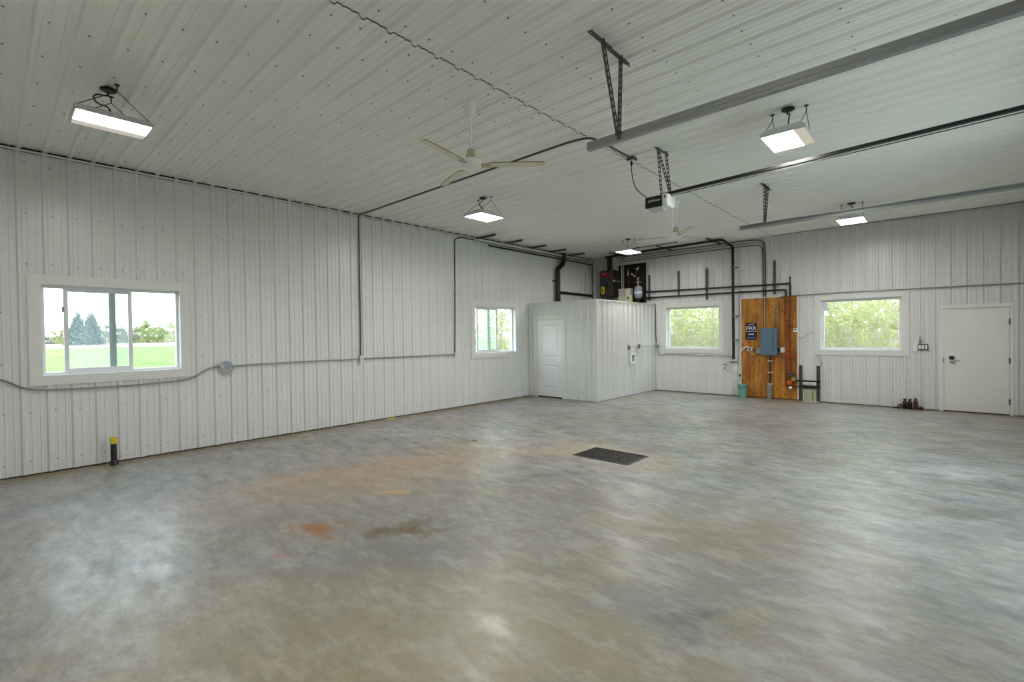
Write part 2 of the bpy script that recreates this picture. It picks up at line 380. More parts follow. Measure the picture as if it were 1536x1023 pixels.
# ------------------------------------------------------------------ ribbed sheets
def profile(u0, u1, off, depth=0.023):
    pts = []
    k0 = int(math.floor((u0-off)/PITCH))-1; k1 = int(math.ceil((u1-off)/PITCH))+1
    for k in range(k0, k1+1):
        c = off+k*PITCH
        for du, h in ((-0.031, 0), (-0.013, depth), (0.013, depth), (0.031, 0)): pts.append((c+du, h))
        for m in (1, 2):
            q = c+PITCH*m/3
            for du, h in ((-0.012, 0), (-0.006, 0.005), (0.006, 0.005), (0.012, 0)): pts.append((q+du, h))
    return sorted(pts)
def ribbed(u0, u1, off, v0, v1, holes, to3d, screw_rows, screw_u=0.058, depth=0.023):
    """u along the sheet's width, v along its ribs; to3d(u, v, h) with h the relief towards the room"""
    base = profile(u0, u1, off, depth)
    def hat(u):
        for a, b in zip(base, base[1:]):
            if a[0] <= u <= b[0]:
                t = (u-a[0])/max(1e-9, b[0]-a[0]); return a[1]+(b[1]-a[1])*t
        return 0
    us = sorted(set([u0, u1]+[p[0] for p in base if u0 < p[0] < u1]+[h[i] for h in holes for i in (0, 1) if u0 < h[i] < u1]))
    mb = MB()
    for a, b in zip(us, us[1:]):
        if b-a < 1e-6: continue
        mid = (a+b)/2; segs = [(v0, v1)]
        for (hu0, hu1, hv0, hv1) in holes:
            if hu0 < mid < hu1:
                ns = []
                for s0, s1 in segs:
                    if hv0 > s0: ns.append((s0, min(s1, hv0)))
                    if hv1 < s1: ns.append((max(s0, hv1), s1))
                segs = [x for x in ns if x[1]-x[0] > 1e-6]
        ha, hb = hat(a), hat(b)
        for s0, s1 in segs:
            mb.quad(to3d(a, s0, ha), to3d(b, s0, hb), to3d(b, s1, hb), to3d(a, s1, ha))
    mb.mat(1)
    k0 = int(math.floor((u0-off)/PITCH)); k1 = int(math.ceil((u1-off)/PITCH))
    for k in range(k0, k1+1):
        u = off+k*PITCH+screw_u
        if not (u0+0.02 < u < u1-0.02): continue
        for v in screw_rows:
            vv = v+rnd.uniform(-0.012, 0.012); uu = u+rnd.uniform(-0.006, 0.006)
            if any(h[0]-0.1 < uu < h[1]+0.1 and h[2]-0.1 < vv < h[3]+0.1 for h in holes): continue
            ring = [(math.cos(j*PI/3), math.sin(j*PI/3)) for j in range(6)]
            V = [to3d(uu+0.0085*c, vv+0.0085*s, 0.0005) for c, s in ring]+[to3d(uu+0.006*c, vv+0.006*s, 0.006) for c, s in ring]
            mb.add(V, [tuple(range(6, 12))]+[(j, (j+1) % 6, 6+(j+1) % 6, 6+j) for j in range(6)])
    return mb

WZ0, WZ1 = 1.19, 2.315
OFFL = -9.522
# openings: (u0, u1, z0, z1)
WIN1 = (-12.292, -10.862, WZ0, WZ1)
WIN2 = (-5.055, -3.625, WZ0, WZ1)
WIN3 = (2.415, 3.845, WZ0, WZ1)
WIN4 = (6.075, 7.505, WZ0, WZ1)
DOOR = (8.10, 9.095, 0.0, 2.085)
rowsw = [0.16+0.6*k for k in range(7)]

def struct(name, mb, mats, label, cat, **kw):
    o = mb.build(name, mats, **kw); return tag(o, label, cat, kind='structure')

struct('wall_left', ribbed(-L, 0, OFFL, 0.014, H-0.012, [WIN1, WIN2], lambda u, v, h: (h, u, v), rowsw), [M['steel'], M['screw']],
       'long white ribbed steel wall on the left with two sliding windows', 'wall')
struct('wall_back', ribbed(0, W, 0.09, 0.014, H-0.012, [WIN3, WIN4, DOOR], lambda u, v, h: (u, -h, v), rowsw), [M['steel'], M['screw']],
       'white ribbed steel end wall carrying the plywood board and entry door', 'wall')
RD = (-9.15, -4.5, 0.0, 3.05)
struct('wall_right', ribbed(-L, 0, OFFL, 0.014, H+0.024, [RD], lambda u, v, h: (W-h, u, v), []), [M['steel'], M['screw']],
       'white ribbed steel wall on the right behind the overhead door tracks', 'wall')
struct('wall_front', ribbed(0, W, 0.09, 0.014, H+0.024, [], lambda u, v, h: (u, -L+h, v), []), [M['steel'], M['screw']],
       'white ribbed steel wall behind the viewpoint', 'wall')
SEAM = 5.03
cs = [0.3+0.61*k for k in range(16)]
mb = ribbed(-L, 0, OFFL+0.012, 0, SEAM+0.02, [], lambda u, v, h: (v, u, H+0.026-h), [c for c in cs if c < SEAM-0.1]+[SEAM-0.12])
mb2 = ribbed(-L, 0, OFFL+0.012, SEAM-0.02, W, [], lambda u, v, h: (v, u, H+0.036-h), [c for c in cs if c > SEAM])
mb2.cur = 0
o = len(mb.v); mb.v += mb2.v; mb.f += [tuple(i+o for i in f) for f in mb2.f]; mb.mi += mb2.mi
# lapped edge of the right-hand sheets, a few millimetres thick
pr = [p for p in profile(-L, 0, OFFL+0.012) if -L < p[0] < 0]
mb.mat(2)
for a, b in zip(pr, pr[1:]):
    mb.quad((SEAM+0.02, a[0], H+0.026-a[1]), (SEAM+0.02, b[0], H+0.026-b[1]), (SEAM+0.02, b[0], H+0.036-b[1]), (SEAM+0.02, a[0], H+0.036-a[1]))
struct('ceiling', mb, [M['ceil'], M['screw'], M['conduit_dark']], 'white ribbed steel ceiling with a lapped seam down the middle', 'ceiling')
# weather shell behind the sheets
def backing(u0, u1, holes, to3d, z1=H+0.3):
    us = sorted(set([u0, u1]+[h[i] for h in holes for i in (0, 1)]))
    m = MB()
    for a, b in zip(us, us[1:]):
        mid = (a+b)/2; segs = [(-0.02, z1)]
        for h in holes:
            if h[0] < mid < h[1]:
                segs = [x for s0, s1 in segs for x in ((s0, h[2]), (h[3], s1)) if x[1]-x[0] > 1e-4]
        for s0, s1 in segs:
            P = [to3d(u, d, z) for u in (a, b) for d in (0.03, 0.16) for z in (s0, s1)]
            m.add(P, [(0, 1, 3, 2), (4, 6, 7, 5), (0, 4, 5, 1), (2, 3, 7, 6), (0, 2, 6, 4), (1, 5, 7, 3)])
    return m
struct('trim_1', backing(-L-0.16, 0.16, [WIN1, WIN2], lambda u, d, z: (-d, u, z)), M['backing'], 'framing hidden behind the left wall sheets', 'wall framing')
struct('trim_2', backing(0, W, [WIN3, WIN4, DOOR], lambda u, d, z: (u, d, z)), M['backing'], 'framing hidden behind the end wall sheets', 'wall framing')
struct('trim_3', backing(-L-0.16, 0.16, [RD], lambda u, d, z: (W+d, u, z)), M['backing'], 'framing hidden behind the right wall sheets', 'wall framing')
struct('trim_4', backing(0, W, [], lambda u, d, z: (u, -L-d, z)), M['backing'], 'framing hidden behind the wall at the back of the viewpoint', 'wall framing')
struct('roof', MB().box(-0.5, W+0.5, -L-0.5, 0.5, H+0.1, H+0.35), M['backing'], 'roof slab above the ceiling sheets', 'roof')
# floor with a pit under the drain grate
DX0, DX1, DY0, DY1 = 4.47, 5.29, -7.50, -6.92
m = MB()
xs = [-0.16, DX0, DX1, W+0.16]; ys = [-L-0.16, DY0, DY1, 0.16]
for i in range(3):
    for j in range(3):
        if i == 1 and j == 1: continue
        m.quad((xs[i], ys[j], 0), (xs[i+1], ys[j], 0), (xs[i+1], ys[j+1], 0), (xs[i], ys[j+1], 0))
m.mat(1)
m.quad((DX0, DY0, -0.35), (DX1, DY0, -0.35), (DX1, DY1, -0.35), (DX0, DY1, -0.35))
for a, b in (((DX0, DY0), (DX1, DY0)), ((DX1, DY0), (DX1, DY1)), ((DX1, DY1), (DX0, DY1)), ((DX0, DY1), (DX0, DY0))):
    m.quad((a[0], a[1], 0), (b[0], b[1], 0), (b[0], b[1], -0.35), (a[0], a[1], -0.35))
struct('floor', m, [M['concrete'], M['pit']], 'polished stained concrete floor', 'floor')
# wall top channel trims
struct('trim_5', MB().box(-0.01, 0.036, -L, 0, H-0.024, H-0.004).box(0, 0.025, -L, 0, H-0.024, H-0.020), M['trim'], 'thin white channel trim along the top of the left wall', 'trim')
struct('trim_6', MB().box(0.0, W, -0.036, 0.01, H-0.024, H-0.004).box(0, W, -0.025, 0, H-0.024, H-0.020), M['trim'], 'thin white channel trim along the top of the end wall', 'trim')
struct('trim_7', MB().box(W-0.05, W, -0.05, 0, 0.012, H), M['trim'], 'white corner trim where the end wall meets the right wall', 'trim')
struct('trim_8', MB().box(0, 0.05, -0.05, 0, 2.45, H), M['trim'], 'white corner trim above the utility closet', 'trim')

# ------------------------------------------------------------------ windows
def frame(m, u0, u1, z0, z1, w, d0, d1, T):
    def bx(a, b, c, d): 
        P = [T(u, dd, z) for u in (a, b) for dd in (d0, d1) for z in (c, d)]
        m.add(P, [(0, 1, 3, 2), (4, 6, 7, 5), (0, 4, 5, 1), (2, 3, 7, 6), (0, 2, 6, 4), (1, 5, 7, 3)])
    bx(u0, u1, z1-w, z1); bx(u0, u1, z0, z0+w); bx(u0, u0+w, z0+w, z1-w); bx(u1-w, u1, z0+w, z1-w)
    return m
def casing(m, u0, u1, z0, z1, w, T, d=0.026):
    """four mitred boards"""
    o = (u0-w, u1+w, z0-w, z1+w)
    rings = [[(o[0], o[2]), (o[1], o[2]), (o[1], o[3]), (o[0], o[3])], [(u0, z0), (u1, z0), (u1, z1), (u0, z1)]]
    for k in range(4):
        a, b = rings[0][k], rings[0][(k+1) % 4]; c, e = rings[1][(k+1) % 4], rings[1][k]
        V = [T(p[0], dd, p[1]) for dd in (-0.002, -d) for p in (a, b, c, e)]
        m.add(V, [(3, 2, 1, 0), (4, 5, 6, 7), (0, 1, 5, 4), (1, 2, 6, 5), (2, 3, 7, 6), (3, 0, 4, 7)])
    return m
def quadpane(u0, u1, z0, z1, d, T):
    return MB().add([T(u, dd, z) for u in (u0, u1) for dd in (d, d+0.004) for z in (z0, z1)],
                    [(0, 1, 3, 2), (4, 6, 7, 5), (0, 4, 5, 1), (2, 3, 7, 6), (0, 2, 6, 4), (1, 5, 7, 3)])
TL = lambda u, d, z: (-d, u, z)        # left wall: d goes outwards
TB = lambda u, d, z: (u, d, z)         # end wall
def window(name, opening, T, label, slider):
    u0, u1, z0, z1 = opening
    c = T((u0+u1)/2, 0, z0)
    w = thing(name, label, 'window', c, kind='structure')
    casing(MB(), u0, u1, z0, z1, 0.118, T).build('casing', M['case'], w, bevel=0.004)
    j = MB(); frame(j, u0-0.012, u1+0.012, z0-0.012, z1+0.012, 0.016, -0.02, 0.17, T).build('jamb', M['vinyl'], w)
    frame(MB(), u0, u1, z0, z1, 0.035, 0.075, 0.165, T).build('window_frame', M['vinyl'], w, bevel=0.003)
    if slider:
        # fixed pane on the far side, sliding sash pushed part way across
        s = slider
        mu = s['mull']; MB()
        fr = MB(); P = [T(u, dd, z) for u in (mu-0.036, mu+0.036) for dd in (0.13, 0.155) for z in (z0+0.03, z1-0.03)]
        fr.add(P, [(0, 1, 3, 2), (4, 6, 7, 5), (0, 4, 5, 1), (2, 3, 7, 6), (0, 2, 6, 4), (1, 5, 7, 3)])
        plabel(fr.build('mullion', M['vinyl_grey'], w, bevel=0.004), 'darker grey bar behind the sash')
        a, b = s['sash']
        sh = frame(MB(), a, b, z0+0.03, z1-0.03, 0.045, 0.085, 0.115, T).build('sash', M['vinyl'], w, bevel=0.004)
        quadpane(a+0.045, b-0.045, z0+0.075, z1-0.075, 0.098, T).build('sash_pane', M[s['sglass']], sh)
        quadpane(s['pane'][0], s['pane'][1], z0+0.03, z1-0.03, 0.14, T).build('pane', M['glass'], w)
        lk = MB(); q = s['lock']
        P = [T(u, dd, z) for u in (q-0.012, q+0.012) for dd in (0.07, 0.088) for z in (1.98, 2.05)]
        lk.add(P, [(0, 1, 3, 2), (4, 6, 7, 5), (0, 4, 5, 1), (2, 3, 7, 6), (0, 2, 6, 4), (1, 5, 7, 3)])
        lk.build('latch', M['vinyl_grey'], w, bevel=0.003)
    else:
        frame(MB(), u0+0.03, u1-0.03, z0+0.03, z1-0.03, 0.02, 0.10, 0.14, T).build('glazing_bead', M['vinyl'], w)
        quadpane(u0+0.04, u1-0.04, z0+0.04, z1-0.04, 0.12, T).build('pane', M['glass'], w)
    return w
window('window_1', WIN1, TL, 'large sliding window in the left wall looking over the green field',
       dict(mull=-11.60, sash=(-12.085, -11.395), sglass='glass_haze', pane=(-11.57, -10.89), lock=-12.09))
window('window_2', WIN2, TL, 'sliding window in the left wall next to the utility closet door',
       dict(mull=-4.46, sash=(-4.9, -4.19), sglass='glass_green', pane=(-4.44, -3.66), lock=-4.2))
window('window_3', WIN3, TB, 'fixed window in the end wall between closet and plywood board', None)
window('window_4', WIN4, TB, 'fixed window in the end wall between plywood board and entry door', None)
# torn sticker in the corner of the fixed window
s = MB().box(6.118, 6.19, 0.112, 0.119, 2.08, 2.255); tag(s.build('window_sticker', M['sticker'], loc=(6.15, 0.115, 2.16)), 'pale sticker in the top left corner of the window beside the plywood', 'sticker')

# ------------------------------------------------------------------ entry door
d = thing('door_2', 'flush off-white steel entry door at the right end of the end wall', 'door', (8.6, 0, 0), kind='structure')
j = MB()
j.box(8.085, 8.142, -0.032, 0.13, 0, 2.019); j.box(9.053, 9.104, -0.032, 0.13, 0, 2.019); j.box(8.085, 9.104, -0.032, 0.13, 2.02, 2.092)
j.box(8.13, 8.16, 0.04, 0.06, 0, 2.03); j.box(9.035, 9.06, 0.04, 0.06, 0, 2.03); j.box(8.13, 9.06, 0.04, 0.06, 1.995, 2.03)
j.build('door_frame', M['door_grey'], d, bevel=0.004)
leaf = MB().box(8.147, 9.048, -0.012, 0.035, 0.02, 2.012).build('door_leaf', M['door_grey'], d, bevel=0.003)
MB().box(8.13, 9.06, -0.005, 0.12, 0.0, 0.018).build('threshold', M['conduit_dark'], d)
MB().box(9.106, 9.128, -0.028, 0.0, 0.012, 2.1).box(9.14, 9.16, -0.024, 0, 0.012, 3.88).build('edge_channel', M['trim'], d)
for z in (1.745, 1.02, 0.25):
    h = MB(); h.tube([(9.052, -0.036, z-0.055), (9.052, -0.036, z+0.055)], 0.009, 8); h.box(9.04, 9.065, -0.032, -0.01, z-0.055, z+0.055)
    h.build('hinge', M['galv_dark'], d)
lk = MB(); lk.box(8.222, 8.302, -0.038, -0.012, 1.035, 1.09).build('deadbolt', M['blackplastic'], leaf, bevel=0.006)
MB().lathe([(0.0, 0), (0.035, 0), (0.038, -0.012), (0.03, -0.03), (0.012, -0.034), (0.012, -0.06)], (8.262, -0.014, 0.995), 20, 'y').build('rose', M['chrome'], leaf, smooth=True)
lv = MB(); lv.tube(spline([(8.262, -0.07, 0.995), (8.30, -0.075, 0.997), (8.355, -0.07, 0.998), (8.385, -0.06, 0.997)]), [0.010]*24+[0.008], 8)
lv.build('door_lever', M['chrome'], leaf, smooth=True)
MB().box(8.134, 8.144, -0.034, -0.02, 0.96, 1.06).build('strike_plate', M['galv_dark'], d)

# ------------------------------------------------------------------ utility closet
CX, CY, CZ = 2.07, -3.08, 2.43
CD = (0.18, 1.18, 0.0, 2.09)
struct('wall_closet_front', ribbed(0.0, CX, 0.045, 0.008, CZ, [CD], lambda u, v, h: (u, CY-h, v), [0.2, 0.8, 1.4, 2.0], screw_u=0.05), [M['steel'], M['screw']],
       'narrow ribbed steel front of the utility closet holding a panelled door', 'closet wall')
struct('wall_closet_side', ribbed(CY, 0.0, -0.06, 0.008, CZ, [], lambda u, v, h: (CX+h, u, v), [0.2, 0.8, 1.4, 2.0], screw_u=0.05), [M['steel'], M['screw']],
       'ribbed steel side of the utility closet with outlet boxes', 'closet wall')
struct('ceiling_closet', MB().box(0.03, CX-0.01, CY+0.01, -0.03, CZ-0.03, CZ-0.004), M['backing'], 'flat top of the utility closet carrying the boiler', 'closet top')
m = MB(); m.box(-0.0, CX+0.027, CY-0.027, CY+0.03, CZ-0.012, CZ+0.012); m.box(CX-0.03, CX+0.027, CY, -0.0, CZ-0.012, CZ+0.012)
struct('trim_9', m, M['trim'], 'white cap trim round the top of the utility closet', 'trim')
struct('trim_10', MB().box(CX-0.075, CX+0.027, CY-0.027, CY-0.0235, 0.006, CZ-0.012).box(CX+0.0235, CX+0.027, CY-0.027, CY+0.075, 0.006, CZ-0.012), M['trim'], 'white corner trim of the utility closet', 'trim')
d = thing('door_1', 'white two-panel interior door of the utility closet', 'door', (0.68, CY, 0), kind='structure')
j = MB(); j.box(0.17, 0.30, CY-0.034, CY+0.02, 0, 2.0); j.box(1.085, 1.19, CY-0.034, CY+0.02, 0, 2.0); j.box(0.17, 1.19, CY-0.036, CY+0.02, 2.0, 2.10)
j.build('door_frame', M['trim'], d, bevel=0.006)
lf = MB(); x0, x1, z0, z1 = 0.305, 1.08, 0.035, 1.995
yf = CY-0.018
# leaf with two recessed, raised-field panels
def panel_leaf(m, x0, x1, z0, z1, yf, yb, panels):
    xs = sorted(set([x0, x1]+[p[0] for p in panels]+[p[1] for p in panels])); zs = sorted(set([z0, z1]+[p[2] for p in panels]+[p[3] for p in panels]))
    for a, b in zip(xs, xs[1:]):
        for c, e in zip(zs, zs[1:]):
            mx, mz = (a+b)/2, (c+e)/2
            if any(p[0] < mx < p[1] and p[2] < mz < p[3] for p in panels): continue
            m.quad((a, yf, c), (b, yf, c), (b, yf, e), (a, yf, e))
    for p in panels:
        loops = [(p[0], p[1], p[2], p[3], yf), (p[0]+0.018, p[1]-0.018, p[2]+0.018, p[3]-0.018, yf+0.014),
                 (p[0]+0.035, p[1]-0.035, p[2]+0.035, p[3]-0.035, yf+0.014), (p[0]+0.06, p[1]-0.06, p[2]+0.06, p[3]-0.06, yf+0.003)]
        R = [[(l[0], l[4], l[2]), (l[1], l[4], l[2]), (l[1], l[4], l[3]), (l[0], l[4], l[3])] for l in loops]
        for A, B in zip(R, R[1:]):
            for k in range(4): m.quad(A[k], A[(k+1) % 4], B[(k+1) % 4], B[k])
        m.quad(*R[-1])
    m.quad((x0, yb, z0), (x1, yb, z0), (x1, yb, z1), (x0, yb, z1))
    m.quad((x0, yf, z0), (x0, yb, z0), (x0, yb, z1), (x0, yf, z1)); m.quad((x1, yf, z0), (x1, yb, z0), (x1, yb, z1), (x1, yf, z1))
    m.quad((x0, yf, z1), (x1, yf, z1), (x1, yb, z1), (x0, yb, z1)); m.quad((x0, yf, z0), (x1, yf, z0), (x1, yb, z0), (x0, yb, z0))
panel_leaf(lf, x0, x1, z0, z1, yf, CY+0.015, [(0.43, 0.985, 1.03, 1.88), (0.43, 0.985, 0.24, 0.84)])
leaf = lf.build('door_leaf', M['door'], d)
MB().lathe([(0.027, 0), (0.029, -0.006), (0.012, -0.012), (0.012, -0.035), (0.027, -0.045), (0.028, -0.062), (0.014, -0.072)], (1.03, yf, 0.95), 18, 'y').build('door_knob', M['white'], leaf, smooth=True)
MB().box(0.30, 1.085, CY-0.01, CY+0.02, 0.0, 0.034).build('threshold', M['blackplastic'], d)

# closet side boxes
def side_box(y, z, w, h, name, label, cat, group=None, dep=0.04, mat='white'):
    t = thing(name, label, cat, (CX+0.0235, y, z), group)
    MB().box(CX+0.019, CX+0.019+dep, y-w/2, y+w/2, z-h/2, z+h/2).build('box_body', M[mat], t, bevel=0.004)
    return t
t = side_box(-1.58, 1.25, 0.075, 0.115, 'switch_box', 'grey metal switch box on the closet side, farther from the end wall', 'switch', 'grey switch boxes on the closet side', mat='conduit')
MB().box(CX+0.059, CX+0.064, -1.61, -1.55, 1.2, 1.3).build('face_plate', M['galv_dark'], t)
t = side_box(-1.03, 1.27, 0.075, 0.115, 'switch_box', 'grey metal switch box on the closet side, nearer the end wall', 'switch', 'grey switch boxes on the closet side', mat='conduit')
MB().box(CX+0.059, CX+0.064, -1.06, -1.0, 1.22, 1.32).build('face_plate', M['galv_dark'], t)
t = thing('washer_box', 'white recessed outlet box low on the closet side', 'outlet box', (CX+0.02, -1.37, 0.96))
f = MB(); frame(f, -1.50, -1.24, 0.83, 1.10, 0.05, 0.0, 0.04, lambda u, dd, z: (CX+0.019+dd, u, z)); f.build('box_frame', M['bright'], t, bevel=0.004)
MB().box(CX+0.019, CX+0.025, -1.43, -1.31, 0.88, 1.05).build('recess', M['conduit'], t)
MB().lathe([(0.014, 0), (0.014, 0.03), (0.006, 0.034)], (CX+0.025, -1.38, 1.01), 10, 'x').build('valve', M['black'], t)
c = MB(); c.tube([(CX+0.034, -1.545, 1.275), (CX+0.034, -1.07, 1.29)], 0.011, 8); c.tube([(CX+0.034, -0.99, 1.29), (CX+0.034, -0.06, 1.27)], 0.011, 8)
tag(c.build('conduit', M['conduit_white'], loc=(CX+0.034, -0.8, 1.28)), 'white conduit joining the switch boxes on the closet side', 'conduit')
t = thing('junction_box', 'small grey junction box in the corner beside the closet side', 'junction box', (CX+0.09, -0.04, 1.24))
MB().lathe([(0.05, 0.0), (0.05, -0.045), (0.04, -0.05)], (CX+0.10, -0.0235, 1.25), 16, 'y').build('box_body', M['conduit'], t, smooth=True)
MB().tube([(CX+0.07, -0.05, 1.34), (CX+0.05, -0.04, 1.6), (CX+0.045, -0.035, 2.42)], 0.010, 8).build('cable', M['conduit_dark'], t)
c = MB(); c.tube(fillet([(CX+0.1, -0.035, 1.2), (CX+0.12, -0.035, 1.02), (2.29, -0.034, 0.985), (2.42, -0.034, 1.028), (3.98, -0.034, 1.02), (4.14, -0.034, 1.0)], 0.08), 0.012, 8)
tag(c.build('conduit', M['conduit'], loc=(3.2, -0.034, 1.0)), 'thin grey conduit running just below the window beside the closet', 'conduit')

# ------------------------------------------------------------------ shop lights
LAMP = 49.0
M['led'] = emit('lit_led_diffuser', (255, 252, 246), LAMP)
M['led_dim'] = emit('dim_led_strip', (255, 246, 226), 0.38)
LZ = 3.6
def make_light(x, y, label, dim=None):
    t = thing('shop_light', label, 'ceiling light', (x, y, LZ), 'hanging shop lights')
    hx, hy = 0.2, 0.275
    hb = MB()
    rings = [(hx, hy, LZ+0.004), (hx, hy, LZ+0.03), (hx-0.05, hy-0.005, LZ+0.06), (hx-0.09, hy-0.005, LZ+0.06)]
    vs = []; fs = []
    for (a, b, z) in rings: vs += [(x-a, y-b, z), (x+a, y-b, z), (x+a, y+b, z), (x-a, y+b, z)]
    for i in range(len(rings)-1):
        for k in range(4): fs.append((i*4+k, i*4+(k+1) % 4, i*4+4+(k+1) % 4, i*4+4+k))
    fs.append((0, 3, 2, 1)); n = len(rings)*4; fs.append((n-4, n-3, n-2, n-1)); hb.add(vs, fs)
    frame(hb, y-hy, y+hy, 0, 1, 0.0, 0, 0, lambda u, dd, z: (x, u, LZ+0.02)) if False else None
    hb.build('housing', M['lampbody'], t)
    e = MB()
    for sgn in (-1, 1):
        e.box(x-hx, x+hx, y+sgn*hy-(0.012 if sgn > 0 else 0), y+sgn*hy+(0.012 if sgn < 0 else 0), LZ-0.006, LZ+0.006)
        e.box(x+sgn*hx-(0.006 if sgn > 0 else 0), x+sgn*hx+(0.006 if sgn < 0 else 0), y-hy, y+hy, LZ-0.006, LZ+0.006)
    e.build('rim', M['lampbody'], t)
    a, b = x-hx+0.008, x+hx-0.008
    if dim == 'lo': MB().box(a, a+0.11, y-hy+0.013, y+hy-0.013, LZ-0.004, LZ+0.003).build('unlit_strip', M['led_dim'], t); a += 0.111
    if dim == 'hi': MB().box(b-0.10, b, y-hy+0.013, y+hy-0.013, LZ-0.004, LZ+0.003).build('unlit_strip', M['led_dim'], t); b -= 0.101
    MB().box(a, b, y-hy+0.013, y+hy-0.013, LZ-0.004, LZ+0.003).build('diffuser', M['led'], t)
    zc = H+0.005
    for sx in (-1, 1):
        w = MB(); hk = (x+sx*0.155, y+0.02, zc); kn = (x+sx*0.155, y+0.02, zc-0.06)
        w.tube([hk, kn], 0.005, 6)
        for sy in (-1, 1): w.tube([kn, (x+sx*0.155, y+sy*0.25, LZ+0.055)], 0.0035, 6)
        w.lathe([(0.022, 0), (0.022, -0.006), (0.008, -0.012)], (hk[0], hk[1], zc), 10)
        w.build('hanging_wire', M['wire'], t)
    cp = MB(); cp.lathe([(0.062, 0), (0.062, -0.012), (0.05, -0.02)], (x, y-0.02, zc), 20)
    cp.build('canopy', M['cord'], t, smooth=True)
    cd = MB(); cd.tube(spline([(x, y-0.02, zc-0.015), (x-0.005, y-0.03, zc-0.06), (x+0.03, y-0.10, zc-0.085), (x+0.035, y-0.13, zc-0.12), (x+0.02, y-0.10, zc-0.16), (x, y-0.03, zc-0.165), (x-0.03, y+0.0, zc-0.2), (x-0.04, y+0.01, LZ+0.058)], 6), 0.0065, 8)
    cd.build('power_cord', M['cord'], t, smooth=True)
    return t
make_light(2.50, -11.93, 'shop light nearest the viewpoint, at the upper left above the large window', 'lo')
make_light(2.45, -7.10, 'shop light hanging just beyond the near ceiling fan')
make_light(6.97, -7.11, 'shop light hanging between the door track and the opener rail', 'hi')
make_light(2.46, -2.2, 'shop light in front of the boiler corner')
make_light(6.92, -2.18, 'shop light hanging close to the end wall behind the far door track')

make_light(6.95, -11.95, 'added shop light out of view, above and behind the viewpoint')  # sixth lamp added out of view to brighten the near floor and ceiling

# ------------------------------------------------------------------ ceiling fans
def make_fan(x, y, angs, label):
    t = thing('ceiling_fan', label, 'ceiling fan', (x, y, 3.29), 'white three-blade ceiling fans')
    zc = H+0.005
    MB().lathe([(0.062, 0), (0.064, -0.01), (0.056, -0.08), (0.036, -0.135), (0.016, -0.14)], (x, y, zc), 24).build('canopy', M['fanwhite'], t, smooth=True)
    MB().tube([(x, y, zc-0.13), (x, y, 3.40)], 0.013, 12).build('downrod', M['fanwhite'], t, smooth=True)
    MB().lathe([(0.022, 3.47), (0.036, 3.455), (0.045, 3.40), (0.048, 3.37), (0.03, 3.365)], (x, y, 0), 20).build('yoke', M['fanyoke'], t, smooth=True)
    MB().lathe([(0.04, 3.368), (0.09, 3.355), (0.104, 3.335), (0.104, 3.295), (0.092, 3.272), (0.05, 3.26), (0.0, 3.258)], (x, y, 0), 28).build('motor', M['fanwhite'], t, smooth=True)
    for a in angs:
        ca, sa = math.cos(a), math.sin(a)
        def P(r, s, z): return (x+ca*r-sa*s, y+sa*r+ca*s, z)
        st = [(0.17, 0.042), (0.30, 0.050), (0.5, 0.047), (0.68, 0.042), (0.715, 0.036), (0.73, 0.024)]
        m = MB(); V = []; n = len(st); tilt = 0.13
        for (r, w) in st:
            for s, dz in ((-w, -1), (w, -1), (w, 1), (-w, 1)): V.append(P(r, s, 3.305-s*tilt+dz*0.0035))
        F = [(3, 2, 1, 0), (4*n-4, 4*n-3, 4*n-2, 4*n-1)]
        for i in range(n-1):
            F += [(i*4, i*4+1, i*4+5, i*4+4), (i*4+2, i*4+3, i*4+7, i*4+6)]
        m.add(V, F)
        m.mat(1); m.add(V, [f for i in range(n-1) for f in ((i*4+1, i*4+2, i*4+6, i*4+5), (i*4+3, i*4, i*4+4, i*4+7))])
        bl = m.build('blade', [M['fancream'], M['fanedge']], t)
        br = MB(); br.add([P(0.09, -0.03, 3.30), P(0.09, 0.03, 3.29), P(0.2, 0.045, 3.292), P(0.2, -0.045, 3.31),
                           P(0.09, -0.03, 3.305), P(0.09, 0.03, 3.295), P(0.2, 0.045, 3.297), P(0.2, -0.045, 3.315)],
                          [(0, 1, 2, 3), (7, 6, 5, 4), (0, 4, 5, 1), (1, 5, 6, 2), (2, 6, 7, 3), (3, 7, 4, 0)])
        br.build('blade_bracket', M['fanyoke'], bl)
    return t
R = math.radians
make_fan(4.69, -9.48, [R(-78), R(41), R(163)], 'white ceiling fan with yellowed blades in the middle of the ceiling')
make_fan(4.69, -4.62, [R(74), R(-46), R(194)], 'white ceiling fan half hidden behind the garage door opener')

